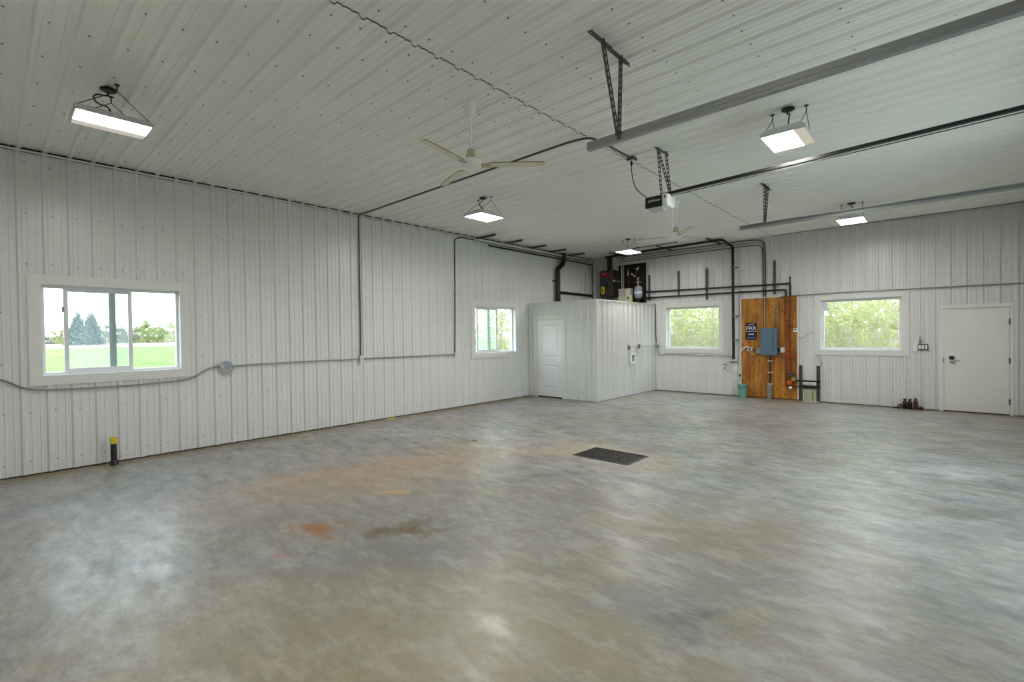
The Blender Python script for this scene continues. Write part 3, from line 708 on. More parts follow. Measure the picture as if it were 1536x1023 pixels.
# ------------------------------------------------------------------ door tracks and opener
def track(y, x0, zc, inward, hang_x, label, braces):
    t = thing('door_track', label, 'door track', (x0, y, zc), 'overhead door tracks')
    h, dp, th = 0.034, 0.05*inward, 0.004
    # channel profile in (s across, n along the path normal)
    q_ = math.copysign(0.007, dp)
    prof = [(0, -h), (0, -0.016), (-q_, -0.010), (-q_, -0.002), (0, 0.004), (0, h), (dp, h), (dp, h-0.012), (dp-math.copysign(th, dp), h-0.012), (dp-math.copysign(th, dp), h-th), (math.copysign(th, dp), h-th),
            (math.copysign(th, dp), -h+th), (dp-math.copysign(th, dp), -h+th), (dp-math.copysign(th, dp), -h+0.016), (dp, -h+0.016), (dp, -h)]
    path = [(x0, zc)]; xe = W-0.55
    path.append((xe, zc))
    for k in range(1, 9):
        a = PI/2*k/8; path.append((xe+0.38*math.sin(a), zc-0.38*(1-math.cos(a))))
    path.append((xe+0.38, 0.02))
    V = []; n = len(prof)
    for i, (px, pz) in enumerate(path):
        q = path[min(i+1, len(path)-1)]; r = path[max(i-1, 0)]
        tx, tz = q[0]-r[0], q[1]-r[1]; l = math.hypot(tx, tz); nx, nz = -tz/l, tx/l
        for (s, k) in prof: V.append((px+nx*k, y+s, pz+nz*k))
    F = [tuple(range(n-1, -1, -1)), tuple((len(path)-1)*n+j for j in range(n))]
    for i in range(len(path)-1):
        for j in range(n): F.append((i*n+j, i*n+(j+1) % n, (i+1)*n+(j+1) % n, (i+1)*n+j))
    MB().add(V, F).build('rail', M['galv'], t)
    zt = H-0.0
    for (top, bot) in braces:
        b = MB(); b.ladder((top[0], top[1], zt), bot, 0.036, 0.003, (1, 0, 0), 0.05)
        wd = Vector((0, 1, 0)); b.ladder((top[0]-0.017, top[1]+0.017, zt), (bot[0]-0.017, bot[1]+0.017, bot[2]), 0.034, 0.003, (0, 1, 0.0), 0.05)
        b.build('hanger_strut', M['galv_dark'], t)
        a = MB(); a.ladder((top[0]-0.01, top[1]-0.16, zt), (top[0]-0.01, top[1]+0.12, zt), 0.036, 0.004, (1, 0, 0), 0.04)
        a.ladder((top[0]+0.01, top[1]-0.16, zt-0.018), (top[0]+0.01, top[1]+0.12, zt-0.018), 0.03, 0.004, (0, 0, 1), 0.04)
        a.build('ceiling_angle', M['galv_dark'], t)
    return t
track(-9.17, 5.845, 3.259, 1, 6.18, 'galvanised door track nearest the viewpoint, hung by two perforated struts',
      [((6.18, -9.16), (6.165, -9.175, 3.24)), ((6.19, -9.46), (6.16, -9.19, 3.27))])
track(-4.5, 5.709, 3.291, -1, 6.08, 'galvanised door track farther off, hung close to the end wall',
      [((6.08, -4.5), (6.07, -4.49, 3.27)), ((6.08, -4.34), (6.07, -4.48, 3.29))])

t = thing('garage_door_opener', 'white and black garage door opener hanging under the ceiling', 'garage door opener', (5.43, -6.87, 3.2))
ox0, ox1, oy0, oy1, oz0, oz1 = 5.31, 5.60, -7.0, -6.74, 3.215, 3.372
poly = [(oy0+0.004, oz0+0.0), (oy1-0.05, oz0-0.006), (oy1, oz0+0.05), (oy1, oz1-0.02), (oy1-0.03, oz1), (oy0+0.02, oz1), (oy0+0.004, oz1-0.02)]
MB().prism(poly, ox0+0.01, ox1, 'x').build('housing', M['white'], t, bevel=0.008)
fp = MB(); fp.prism([(oy0-0.012, oz0+0.01), (oy0+0.02, oz0), (oy0+0.02, oz1-0.005), (oy0-0.006, oz1-0.02)], ox0, ox0+0.225, 'x')
fpo = fp.build('front_panel', M['blackplastic'], t, bevel=0.006)
le = MB(); le.prism([(oy0+0.01, oz0+0.002), (oy1-0.06, oz0-0.002), (oy1-0.09, oz0-0.035), (oy0+0.05, oz0-0.035)], ox0+0.03, ox0+0.22, 'x')
plabel(le.build('light_lens', M['lampbody'], t, bevel=0.008), 'frosted lens under the motor')
MB().lathe([(0.012, 0), (0.012, -0.012), (0.004, -0.014)], (5.575, oy0-0.0, 3.325), 12, 'y').build('button', M['blackplastic'], t)
def text(body, size, loc, rot, mat, name, parent, align='CENTER', sx=1.0, ext=0.001, shear=0.0):
    cu = bpy.data.curves.new(name, 'FONT'); cu.body = body; cu.size = size; cu.extrude = ext; cu.align_x = align; cu.align_y = 'CENTER'; cu.shear = shear
    cu.materials.append(mat)
    tmp = bpy.data.objects.new(name+'_curve', cu); C.objects.link(tmp)
    dg = bpy.context.evaluated_depsgraph_get(); me = bpy.data.meshes.new_from_object(tmp.evaluated_get(dg)); me.name = name
    bpy.data.objects.remove(tmp); bpy.data.curves.remove(cu)
    me.materials.clear(); me.materials.append(mat)
    o = bpy.data.objects.new(name, me); C.objects.link(o); o['kind'] = 'stuff' if False else 'thing'
    base = Vector((0, 0, 0)); q = parent
    while q is not None: base += q.location; q = q.parent
    o.parent = parent; o.location = Vector(loc)-base; o.rotation_euler = rot; o.scale = (sx, 1, 1)
    return o
text('LiftMaster', 0.042, (5.435, oy0-0.0135, 3.30), (PI/2, 0, 0), M['signwhite'], 'lettering', fpo, shear=0.2)
# rail, belt and hanging straps
rl = MB(); rl.bar((5.50, -6.87, 3.39), (W-0.25, -6.87, 3.475), 0.04, 0.034); rl.build('rail', M['blackplastic'], t)
bt = MB(); bt.bar((5.58, -6.87, 3.355), (W-0.3, -6.87, 3.435), 0.010, 0.008); bt.build('drive_belt', M['conduit_dark'], t)
for k, (a, b) in enumerate((((5.525, -7.08, H), (5.52, -6.98, 3.372)), ((5.55, -6.905, H), (5.55, -6.78, 3.372)), ((5.525, -7.07, H), (5.56, -6.79, 3.372)))):
    MB().ladder(a, b, 0.03, 0.003, (1, 0.4, 0), 0.05).build('hanging_strap', M['galv_dark'], t)
MB().ladder((5.53, -7.16, H-0.003), (5.53, -6.84, H-0.003), 0.036, 0.004, (1, 0, 0), 0.04).ladder((5.55, -7.16, H-0.02), (5.55, -6.84, H-0.02), 0.03, 0.004, (0, 0, 1), 0.04).build('ceiling_angle', M['galv_dark'], t)
cd = MB(); cd.tube([(5.57, -6.76, oz0), (5.57, -6.755, 2.93)], 0.004, 6); cd.build('release_cord', M['signwhite'], t)
t = thing('ceiling_outlet', 'grey ceiling outlet box feeding the garage door opener', 'outlet', (5.15, -7.05, H))
MB().box(5.10, 5.20, -7.10, -7.0, H-0.045, H).build('box_body', M['galv_dark'], t, bevel=0.004)
MB().box(5.115, 5.185, -7.09, -7.01, H-0.052, H-0.045).build('face_plate', M['white'], t)
MB().lathe([(0.012, 0), (0.016, -0.02), (0.014, -0.05), (0.006, -0.06)], (5.15, -7.06, H-0.052), 10).build('plug', M['cord'], t)
tag(MB().tube(spline([(5.15, -7.06, H-0.11), (5.155, -7.06, 3.70), (5.19, -7.06, 3.54), (5.24, -7.04, 3.45), (5.32, -6.985, 3.365)]), 0.006, 8).build('power_cord', M['cord'], loc=(5.15, -7.06, 3.6), smooth=True),
    'black power cord hanging from the ceiling outlet to the opener', 'cord')

# ------------------------------------------------------------------ conduits of the left wall
xw = 0.037
def conduit(pts, r, label, mat='conduit', fil=0.08, straps=(), group=None, name='conduit', cat='conduit'):
    P = fillet(pts, fil) if fil else pts
    t = MB().tube(P, r, 10).build(name, M[mat], loc=pts[0], smooth=True)
    tag(t, label, cat, group)
    for (x, y, z, ax) in straps:
        s = MB()
        if ax == 'L': s.box(x-r-0.006, x+r+0.004, y-0.03, y+0.03, z-0.009, z+0.009) if False else s.box(0.019, x+r+0.003, y-0.012, y+0.012, z-r-0.004, z+r+0.004)
        if ax == 'LV': s.box(0.019, x+r+0.003, y-r-0.012, y+r+0.012, z-0.01, z+0.01)
        if ax == 'BV': s.box(x-r-0.014, x+r+0.014, y-r-0.003, -0.0235, z-0.011, z+0.011)
        if ax == 'BH': s.box(x-0.012, x+0.012, y-r-0.003, -0.0235, z-r-0.004, z+r+0.004)
        s.build('strap', M['galv'], t)
    return t
conduit([(xw, -13.6, 1.21), (xw, -12.66, 1.205), (xw, -12.45, 1.04), (xw, -12.08, 1.012), (xw, -11.415, 1.003), (xw, -10.75, 1.03), (xw, -10.53, 1.185), (xw, -10.38, 1.20)], 0.012,
        'grey conduit bending under the large window', 'conduit', 0.12, [(xw, -11.8, 1.009, 'L'), (xw, -11.2, 1.012, 'L')])
conduit([(xw, -10.2, 1.195), (xw, -9.2, 1.208), (xw, -8.05, 1.205)], 0.012, 'grey conduit between the round cover and the wall outlet', 'conduit', 0, [(xw, -9.4, 1.205, 'L')])
conduit([(xw, -7.98, 1.205), (xw, -5.74, 1.20)], 0.012, 'grey conduit between the wall outlet and the conduit rising near the far window', 'conduit', 0, [(xw, -6.9, 1.203, 'L')])
conduit([(xw, -8.025, 1.25), (xw, -8.02, 2.0), (xw, -8.02, H-0.06), (0.06, -8.02, H-0.012), (4.85, -8.05, H-0.012), (5.13, -8.0, H-0.012), (5.15, -7.75, H-0.012), (5.15, -7.1, H-0.015)], 0.012,
        'dark conduit climbing the left wall and crossing the ceiling to the opener outlet', 'conduit_dark', 0.16, [(xw, -8.02, 3.0, 'LV')])
conduit([(xw, -5.70, 1.24), (xw, -5.675, 2.4), (xw, -5.66, 3.80), (xw, -5.45, 3.85), (0.05, -0.25, 3.83)], 0.014,
        'dark conduit climbing the left wall near the far window and turning along the ceiling', 'conduit_dark', 0.22, [(xw, -5.67, 2.6, 'LV'), (xw, -5.69, 1.5, 'LV')])
# round cover
t = thing('cable_cover', 'round grey cover wrapped in plastic on the conduit beside the large window', 'cover', (0.02, -10.29, 1.18))
MB().lathe([(0.085, 0.02), (0.092, 0.045), (0.07, 0.07), (0.05, 0.074), (0.0, 0.075)], (0, -10.285, 1.185), 20, 'x').build('cover', M['tank'], t)
m = MB()
for k in range(9):
    a = R(150+k*22); m.bar((0.05, -10.285+0.095*math.cos(a), 1.185+0.095*math.sin(a)), (0.078, -10.285+0.05*math.cos(a+0.3), 1.185+0.05*math.sin(a+0.3)), 0.016, 0.006, (1, 0, 0))
m.build('plastic_wrap', M['white'], t)
MB().tube([(0.03, -10.285+0.105*math.cos(R(a)), 1.175+0.105*math.sin(R(a))) for a in range(170, 361, 10)], 0.01, 8).build('cable_loop', M['conduit_white'], t, smooth=True)
# outlets
def outlet_box(y, z, label, w=0.07, h=0.115):
    t = thing('wall_outlet', label, 'outlet', (0.02, y, z), 'outlet boxes on the left wall')
    MB().box(0.019, 0.06, y-w/2, y+w/2, z-h/2, z+h/2).build('box_body', M['galv'], t, bevel=0.003)
    MB().box(0.06, 0.065, y-w/2-0.003, y+w/2+0.003, z-h/2-0.003, z+h/2+0.003).build('face_plate', M['white'], t)
    for dz in (-0.025, 0.025): MB().box(0.065, 0.068, y-0.016, y+0.016, z+dz-0.014, z+dz+0.014).build('receptacle', M['conduit_white'], t)
outlet_box(-8.02, 1.205, 'white outlet box where the conduit crossing the ceiling comes down')
outlet_box(-5.70, 1.195, 'small outlet box at the foot of the conduit near the far window', 0.05, 0.07)

# standpipe by the left wall
t = thing('standpipe', 'short black pipe with a yellow cap rising from the floor under the large window', 'pipe', (0.175, -11.66, 0))
MB().lathe([(0.046, 0.0), (0.046, 0.045), (0.036, 0.06)], (0.175, -11.66, 0), 16).build('coupling', M['blackplastic'], t, smooth=True)
MB().tube([(0.175, -11.66, 0.05), (0.175, -11.66, 0.31)], 0.033, 16).build('pipe', M['black'], t, smooth=True)
MB().lathe([(0.038, 0.275), (0.039, 0.335), (0.043, 0.337), (0.043, 0.352), (0.0, 0.354)], (0.175, -11.66, 0), 16).box(0.175-0.05, 0.175+0.05, -11.672, -11.648, 0.335, 0.355).build('cap', M['yellow'], t)

# strut channels at the ceiling along the left wall, with pipes on them
for k, (y, what) in enumerate(((-5.0, 'the far window'), (-4.08, 'the far window, second in the row'), (-3.15, 'the closet door'), (-2.29, 'the black vent pipe'), (-1.4, 'the closet, last before the corner'))):
    m = MB(); m.ladder((0.02, y, H-0.008), (0.66, y, H-0.008), 0.042, 0.005, (0, 1, 0), 0.05)
    for s in (-1, 1): m.bar((0.02, y+s*0.02, H-0.024), (0.66, y+s*0.02, H-0.024), 0.004, 0.036)
    tag(m.build('strut_channel', M['galv_dark'], loc=(0.3, y, H)), 'dark slotted strut on the ceiling above '+what, 'strut', 'struts along the left wall')
conduit([(0.14, -5.02, H-0.062), (0.14, -0.3, H-0.062)], 0.029, 'pale pipe slung under the ceiling struts along the left wall, outer one', 'conduit_white', 0)
conduit([(0.085, -5.1, H-0.058), (0.085, -0.3, H-0.058)], 0.02, 'pale pipe slung under the ceiling struts along the left wall, next to the wall', 'conduit_white', 0)
conduit([(0.045, -4.6, 3.775), (0.045, -0.1, 3.76)], 0.018, 'black pipe along the top of the left wall under the pale pipes', 'black', 0)
# vent pipe
t = thing('vent_pipe', 'black vent pipe rising from the closet top to the ceiling', 'vent pipe', (0.12, -1.93, CZ))
MB().tube(fillet([(0.12, -1.93, CZ-0.002), (0.12, -1.93, 3.45), (0.16, -1.70, 3.64), (0.16, -1.70, H+0.0)], 0.06), 0.064, 18).build('pipe', M['black'], t, smooth=True)
for z in (2.62, 3.12, 3.42): MB().lathe([(0.066, z-0.02), (0.071, z-0.015), (0.071, z+0.015), (0.066, z+0.02)], (0.12, -1.93, 0), 18).build('band', M['blackplastic'], t)
MB().box(0.019, 0.06, -2.07, -1.85, 3.11, 3.14).build('bracket', M['black'], t)
conduit([(0.06, -1.72, 2.81), (0.06, -0.08, 2.80)], 0.035, 'black pipe running level along the left wall above the closet', 'black', 0, name='drain_pipe', cat='pipe')
conduit([(0.07, -0.09, CZ), (0.07, -0.09, 3.84)], 0.012, 'dark conduit standing in the corner above the closet', 'conduit_dark', 0)

# ------------------------------------------------------------------ boiler corner above the closet
t = thing('boiler', 'charcoal wall-hung boiler with a red band above the closet', 'boiler', (0.72, -0.02, 2.7))
MB().box(0.50, 0.95, -0.36, -0.0235, 2.72, 3.50).build('casing', M['boiler'], t, bevel=0.015)
MB().box(0.56, 0.84, -0.368, -0.36, 3.30, 3.42).build('badge_band', M['boilerred'], t)
MB().box(0.60, 0.72, -0.372, -0.36, 3.39, 3.405).build('badge', M['signwhite'], t)
MB().box(0.68, 0.78, -0.372, -0.36, 2.97, 3.1).build('control_panel', M['blackplastic'], t, bevel=0.003)
MB().tube([(0.74, -0.18, 3.50), (0.74, -0.18, H)], 0.075, 16).build('flue', M['black'], t, smooth=True)
for x in (0.56, 0.64, 0.74, 0.83): MB().tube([(x, -0.16, 2.72), (x, -0.14, CZ)], 0.014, 8).build('pipe_tail', M['copper'] if x < 0.7 else M['black'], t)
t = thing('isolator_switch', 'yellow box hanging below the boiler', 'switch box', (0.63, -0.38, 2.82))
MB().box(0.575, 0.685, -0.42, -0.38, 2.80, 3.02).build('box_body', M['yellow'], t, bevel=0.008)
MB().box(0.615, 0.645, -0.426, -0.42, 2.87, 2.95).build('symbol', M['blackplastic'], t)
MB().tube(spline([(0.63, -0.40, 2.80), (0.62, -0.37, 2.68), (0.6, -0.3, 2.55), (0.66, -0.2, 2.5), (0.68, -0.1, CZ)]), 0.012, 8).build('cable', M['conduit_dark'], t)
t = thing('manifold_board', 'dark board of heating pipes beside the boiler above the closet', 'pipe board', (1.45, -0.02, 2.55))
MB().box(0.955, 1.84, -0.045, -0.0235, 2.50, 3.64).build('board', M['darkboard'], t, bevel=0.003)
for k, (x, z0, z1) in enumerate(((1.32, 2.55, 3.56), (1.42, 2.5, 3.3), (1.56, 2.55, 3.45), (1.66, 2.5, 3.1))):
    MB().tube([(x, -0.10, z0), (x, -0.10, z1)], 0.016, 10).build('riser', M['darkbrown'] if k % 2 else M['maroon'], t)
for z in (3.05, 3.45): MB().tube([(1.15, -0.12, z), (1.8, -0.12, z)], 0.02, 10).build('header', M['darkbrown'], t)
for x, z in ((1.42, 2.78), (1.56, 2.88), (1.66, 2.75)):
    MB().lathe([(0.03, -0.03), (0.05, 0.0), (0.045, 0.07), (0.03, 0.09)], (x, -0.10, z), 14).build('pump', M['maroon'], t, smooth=True)
MB().lathe([(0.02, 0), (0.035, 0.03), (0.02, 0.12), (0.01, 0.17)], (1.32, -0.13, 3.30), 12).build('air_separator', M['brass'], t, smooth=True)
for (x, z) in ((1.46, 3.33), (1.53, 3.27), (1.62, 3.47)): MB().lathe([(0.022, 0), (0.024, -0.02), (0.015, -0.03)], (x, -0.15, z), 14, 'y').build('gauge', M['signwhite'], t)
MB().tube([(1.62, -0.13, 3.42), (1.66, -0.13, 3.52)], 0.012, 8).build('valve_handle', M['signwhite'], t)
MB().lathe([(0.026, 0), (0.028, -0.02), (0.02, -0.03)], (1.02, -0.40, 3.16), 16, 'y').tube([(1.02, -0.40, 3.16), (1.02, -0.06, 3.16)], 0.008, 8).build('gauge', M['signwhite'], t)
conduit([(1.13, -0.16, CZ), (1.13, -0.16, 3.62), (1.13, -0.1, H)], 0.014, 'white pipe standing between boiler and dark board', 'conduit_white', 0.05, name='water_pipe', cat='pipe')
conduit([(1.18, -0.14, 2.9), (1.18, -0.14, 3.62)], 0.010, 'pale pipe on the left edge of the dark board', 'conduit_white', 0, name='water_pipe', cat='pipe')
conduit([(1.87, -0.06, 2.62), (1.87, -0.06, 3.6)], 0.011, 'pale conduit on the right edge of the dark board', 'conduit_white', 0, name='conduit', cat='conduit')
t = thing('control_box', 'beige stacked control box beside the boiler above the closet', 'control box', (1.28, -0.3, CZ))
MB().box(1.18, 1.44, -0.46, -0.20, CZ, 2.90).build('box_body', M['beige'], t, bevel=0.006)
for z in (2.72, 2.78, 2.83): MB().box(1.18, 1.42, -0.468, -0.46, z, z+0.012).build('slot', M['galv_dark'], t)
MB().box(1.44, 1.52, -0.40, -0.22, 2.7, 2.91).build('side_cover', M['beige'], t, bevel=0.01)
t = thing('control_box', 'small cream control box in front of the grey tank', 'control box', (1.52, -0.3, CZ))
MB().box(1.46, 1.62, -0.50, -0.42, CZ, 2.71).build('box_body', M['cream'], t, bevel=0.01)
MB().box(1.50, 1.54, -0.506, -0.50, 2.6, 2.66).build('display', M['darkbrown'], t)
t = thing('expansion_tank', 'grey expansion tank with white label right of the boxes above the closet', 'tank', (1.74, -0.32, 2.58))
MB().lathe([(0.0, 2.60), (0.07, 2.605), (0.105, 2.64), (0.11, 2.70), (0.11, 2.86), (0.1, 2.92), (0.06, 2.955), (0.0, 2.96)], (1.74, -0.32, 0), 24).build('tank_body', M['tank'], t, smooth=True)
MB().lathe([(0.112, 2.74), (0.112, 2.79)], (1.74, -0.32, 0), 24).build('tank_label', M['signwhite'], t)
MB().tube([(1.74, -0.32, 2.95), (1.74, -0.32, 3.16)], 0.016, 10).tube([(1.68, -0.32, 3.06), (1.83, -0.32, 3.06)], 0.014, 10).tube([(1.74, -0.32, 3.15), (1.74, -0.32, 3.2)], 0.024, 10).build('valve', M['chrome'], t)
MB().tube([(1.55, -0.32, 2.84), (1.64, -0.32, 2.83)], 0.014, 8).build('bracket', M['galv'], t)
MB().tube([(1.74, -0.32, 2.61), (1.74, -0.32, CZ)], 0.02, 8).build('stand_pipe', M['black'], t)

# ------------------------------------------------------------------ end wall pipework
conduit([(0.9, -0.70, 3.82), (2.3, -0.74, 3.84), (4.20, -0.80, 3.845), (4.23, -0.135, 3.76), (4.23, -0.135, 0.99)], 0.034,
        'black heating pipe under the ceiling dropping down the end wall left of the plywood', 'black', 0.09, name='heating_pipe', cat='pipe')
t = [o for o in bpy.data.objects if o.name.startswith('heating_pipe')][0]
for z in (3.24, 2.02, 1.415):
    MB().box(4.175, 4.285, -0.166, -0.0235, z-0.012, z+0.012).build('clamp', M['galv'], t)
    MB().box(4.255, 4.32, -0.06, -0.0235, z-0.014, z+0.014).build('clamp_tab', M['galv_dark'], t)
MB().lathe([(0.04, 0.93), (0.04, 0.985), (0.03, 1.0)], (4.23, -0.135, 0), 14).build('end_cap', M['maroon'], t, smooth=True)
for k, (y, z, lab) in enumerate(((-0.06, 3.74, 'lower'), (-0.10, 3.80, 'middle'), (-0.2, 3.85, 'upper'))):
    conduit([(1.0, y, z), (4.7 if k else 4.62, y, z), (4.88+0.025*k, -0.034, z-0.02), (4.90+0.026*k, -0.034, 3.4), (4.90+0.026*k, -0.034, 2.5), (4.90+0.026*k, -0.034, 1.70 if k < 2 else 1.70)], 0.011,
            lab+' conduit along the ceiling corner of the end wall, dropping to the blue panel', ('conduit_dark', 'conduit', 'conduit_dark')[k], 0.16, [(4.90+0.026*k, -0.034, 2.7, 'BV')] if k == 1 else [])
for x, y0 in ((1.2, -0.95), (2.6, -0.95), (3.9, -1.0)):
    m = MB(); m.ladder((x, y0, H-0.006), (x, -0.03, H-0.006), 0.04, 0.005, (1, 0, 0), 0.05)
    for s in (-1, 1): m.bar((x+s*0.019, y0, H-0.02), (x+s*0.019, -0.03, H-0.02), 0.004, 0.03)
    tag(m.build('strut_channel', M['galv_dark'], loc=(x, -0.5, H)), {1.2: 'ceiling strut over the boiler corner, holding the black heating pipe', 2.6: 'ceiling strut over the window beside the closet', 3.9: 'ceiling strut where the black heating pipe turns down the end wall'}[x], 'strut', 'struts along the end wall')
conduit([(1.9, -1.05, H-0.014), (3.2, -1.05, H-0.014)], 0.012, 'dark conduit on the ceiling in front of the black heating pipe', 'conduit_dark', 0)
# twin insulated pipes
yp = -0.085
conduit([(1.84, yp, 2.79), (5.485, yp, 2.735), (5.485, yp, 2.44)], 0.021, 'upper black insulated pipe crossing the end wall above the windows', 'black', 0.03, name='heating_pipe', cat='pipe')
conduit([(1.84, yp, 2.625), (5.395, yp, 2.60), (5.395, yp, 2.44)], 0.021, 'lower black insulated pipe crossing the end wall above the windows', 'black', 0.03, name='heating_pipe', cat='pipe')
MB().tube([(5.485, yp, 2.73), (5.485, yp, 2.87)], 0.014, 8).lathe([(0.02, 2.86), (0.024, 2.88), (0.01, 2.9)], (5.485, yp, 0), 10).build('air_vent', M['black'], [o for o in bpy.data.objects if o['label' if 'label' in o else 'name'] == 'upper black insulated pipe crossing the end wall above the windows'][0] if False else None, loc=(5.485, yp, 2.8))
av = bpy.data.objects['air_vent']; tag(av, 'black air vent on top of the right end of the insulated pipes', 'air vent')
for (x, z0, z1, lab) in ((1.94, 2.55, 3.27, 'beside the dark board'), (2.797, 2.59, 3.30, 'over the left half of the window beside the closet'), (3.55, 2.48, 3.29, 'over the right half of the window beside the closet'), (5.15, 2.51, 3.32, 'above the plywood board')):
    m = MB()
    for s in (-1, 1): m.box(x+s*0.019-0.003, x+s*0.019+0.003, -0.062, -0.0235, z0, z1)
    m.box(x-0.02, x+0.02, -0.024, -0.0235, z0, z1)
    for s in (-1, 1): m.box(x+s*0.013-0.007, x+s*0.013+0.007, -0.064, -0.06, z0, z1)
    tag(m.build('strut_channel', M['galv_dark'], loc=(x, -0.02, z0)), 'upright strut channel '+lab, 'strut', 'upright struts on the end wall')
# plywood
t = thing('plywood_board', 'orange plywood sheet on the end wall behind the blue panel', 'plywood', (5.0, -0.02, 0))
MB().box(4.395, 5.615, -0.042, -0.0235, 0.02, 2.44).build('sheet', M['ply'], t)
MB().box(4.365, 4.395, -0.046, -0.019, 0.02, 2.454).box(5.615, 5.645, -0.046, -0.019, 0.02, 2.454).box(4.365, 5.645, -0.046, -0.019, 2.44, 2.454).build('edging', M['trim'], t)
YP = -0.042
# electrical panel
t = thing('electrical_panel', 'blue-grey electrical panel on the plywood', 'electrical panel', (5.03, YP, 1.05))
MB().box(4.855, 5.215, -0.125, YP, 1.045, 1.70).build('cabinet', M['panelblue'], t, bevel=0.006)
MB().box(4.853, 5.217, -0.133, -0.125, 1.043, 1.702).build('trim_cover', M['panelblue'], t, bevel=0.004)
dr = MB().box(4.885, 5.13, -0.141, -0.132, 1.13, 1.66).build('panel_door', M['panelblue'], t, bevel=0.003)
MB().box(5.075, 5.118, -0.147, -0.14, 1.37, 1.41).build('latch', M['galv_dark'], dr)
MB().box(5.126, 5.136, -0.139, -0.132, 1.125, 1.665).build('door_gap', M['conduit_dark'], t)
# sign
t = thing('sign', 'dark navy sign with white lettering left of the blue panel', 'sign', (4.62, YP, 1.42))
bd = MB().box(4.492, 4.752, YP-0.006, YP, 1.42, 1.835).build('sign_board', M['navy'], t)
text('FRR', 0.135, (4.622, YP-0.0065, 1.70), (PI/2, 0, 0), M['signwhite'], 'lettering', bd, sx=1.05)
ln = MB(); ln.box(4.497, 4.747, YP-0.0075, YP-0.006, 1.624, 1.634); ln.box(4.565, 4.685, YP-0.0075, YP-0.006, 1.797, 1.808)
ln.build('ruled_lines', M['signwhite'], bd)
l2 = MB(); l2.box(4.56, 4.59, YP-0.0075, YP-0.006, 1.545, 1.57)
for k in range(4): l2.box(4.60+0.022*k, 4.618+0.022*k, YP-0.0075, YP-0.006, 1.545, 1.57)
l2.build('small_print', M['signwhite'], bd)
l3 = MB()
for k in range(8): l3.box(4.52+0.027*k, 4.538+0.027*k, YP-0.0075, YP-0.006, 1.46, 1.478+0.008*(k % 3))
l3.build('small_print', M['signblue'], bd)
# boxes round the panel
def pbox(x0, x1, z0, z1, mat, name, label, cat, dep=0.05, plate=None, group=None):
    t = thing(name, label, cat, ((x0+x1)/2, YP, z0), group)
    MB().box(x0, x1, YP-dep, YP, z0, z1).build('box_body', M[mat], t, bevel=0.004)
    if plate: MB().box(x0+0.012, x1-0.012, YP-dep-0.004, YP-dep, z0+0.012, z1-0.012).build('face_plate', M[plate], t)
    return t
pbox(4.74, 4.845, 1.09, 1.215, 'galv', 'junction_box', 'grey junction box touching the left side of the blue panel', 'junction box', plate='conduit')
t = pbox(4.545, 4.655, 1.14, 1.235, 'conduit_white', 'junction_box', 'pale junction box under the navy sign', 'junction box', plate='white')
MB().lathe([(0.03, 0), (0.03, -0.03), (0.02, -0.035)], (4.60, YP-0.054, 1.19), 14, 'y').build('knockout', M['galv_dark'], t)
m = MB()
for k, (dx, dz, r) in enumerate(((0, 0, 0.035), (0.04, 0.02, 0.028), (0.06, -0.025, 0.03), (0.02, -0.04, 0.026))): m.lathe([(0.0, r), (r*0.7, r*0.7), (r, 0), (r*0.7, -r*0.7), (0.0, -r)], (4.62+dx, YP-0.03, 1.08+dz), 10)
tag(m.build('yellow_tag', M['brass'], loc=(4.64, YP, 1.08), smooth=True), 'yellowish crumpled tag hanging under the junction box by the sign', 'tag')
MB().box(4.66, 4.73, YP-0.04, YP, 1.16, 1.21).build('coupling', M['copper'], None, loc=(4.69, YP, 1.18)); tag(bpy.data.objects['coupling.001'] if 'coupling.001' in bpy.data.objects else bpy.data.objects['coupling'], 'brown coupling between the two junction boxes left of the panel', 'coupling')
pbox(5.275, 5.365, 1.115, 1.235, 'white', 'outlet_box', 'white outlet box right of the blue panel', 'outlet', plate='conduit_white')
m = MB().box(5.22, 5.272, YP-0.045, YP, 1.13, 1.22); tag(m.build('box_connector', M['blackplastic'], loc=(5.245, YP, 1.13)), 'dark connector between blue panel and white outlet box', 'connector')
pbox(5.54, 5.625, 1.60, 1.69, 'white', 'thermostat', 'white thermostat at the right edge of the plywood', 'thermostat', dep=0.03)
MB().box(5.553, 5.605, YP-0.033, YP-0.03, 1.645, 1.672).build('display', M['conduit_dark'], [o for o in bpy.data.objects if o.name == 'thermostat'][0])
conduit([(5.205, YP-0.03, 1.70), (5.205, YP-0.03, 2.36), (5.27, YP-0.03, 2.44), (6.4, YP-0.012, 2.458), (W-0.02, -0.034, 2.44)], 0.012, 'grey conduit rising from the blue panel and running right above the window', 'conduit', 0.08,
        [(7.9, -0.040, 2.452, 'BH'), (8.7, -0.036, 2.446, 'BH')])
for z in (1.9, 2.1): MB().box(5.18, 5.23, YP-0.045, YP, z-0.009, z+0.009).build('strap', M['galv'], [o for o in bpy.data.objects if o.get('label', '').startswith('grey conduit rising from the blue')][0])
conduit([(5.05, YP-0.035, 1.04), (5.05, YP-0.035, 0.32)], 0.017, 'dark cable pipe below the blue panel', 'black', 0, name='cable_pipe', cat='pipe')
t = thing('pipe_sleeve', 'grey sleeve standing on the floor below the blue panel', 'pipe', (5.04, YP-0.04, 0))
MB().box(4.985, 5.085, YP-0.075, YP, 0.0, 0.34).build('sleeve', M['galv'], t, bevel=0.006)
for z in (0.345, 0.62, 0.9): MB().box(5.0, 5.10, YP-0.058, YP, z, z+0.022).build('strap', M['conduit_white'], t)
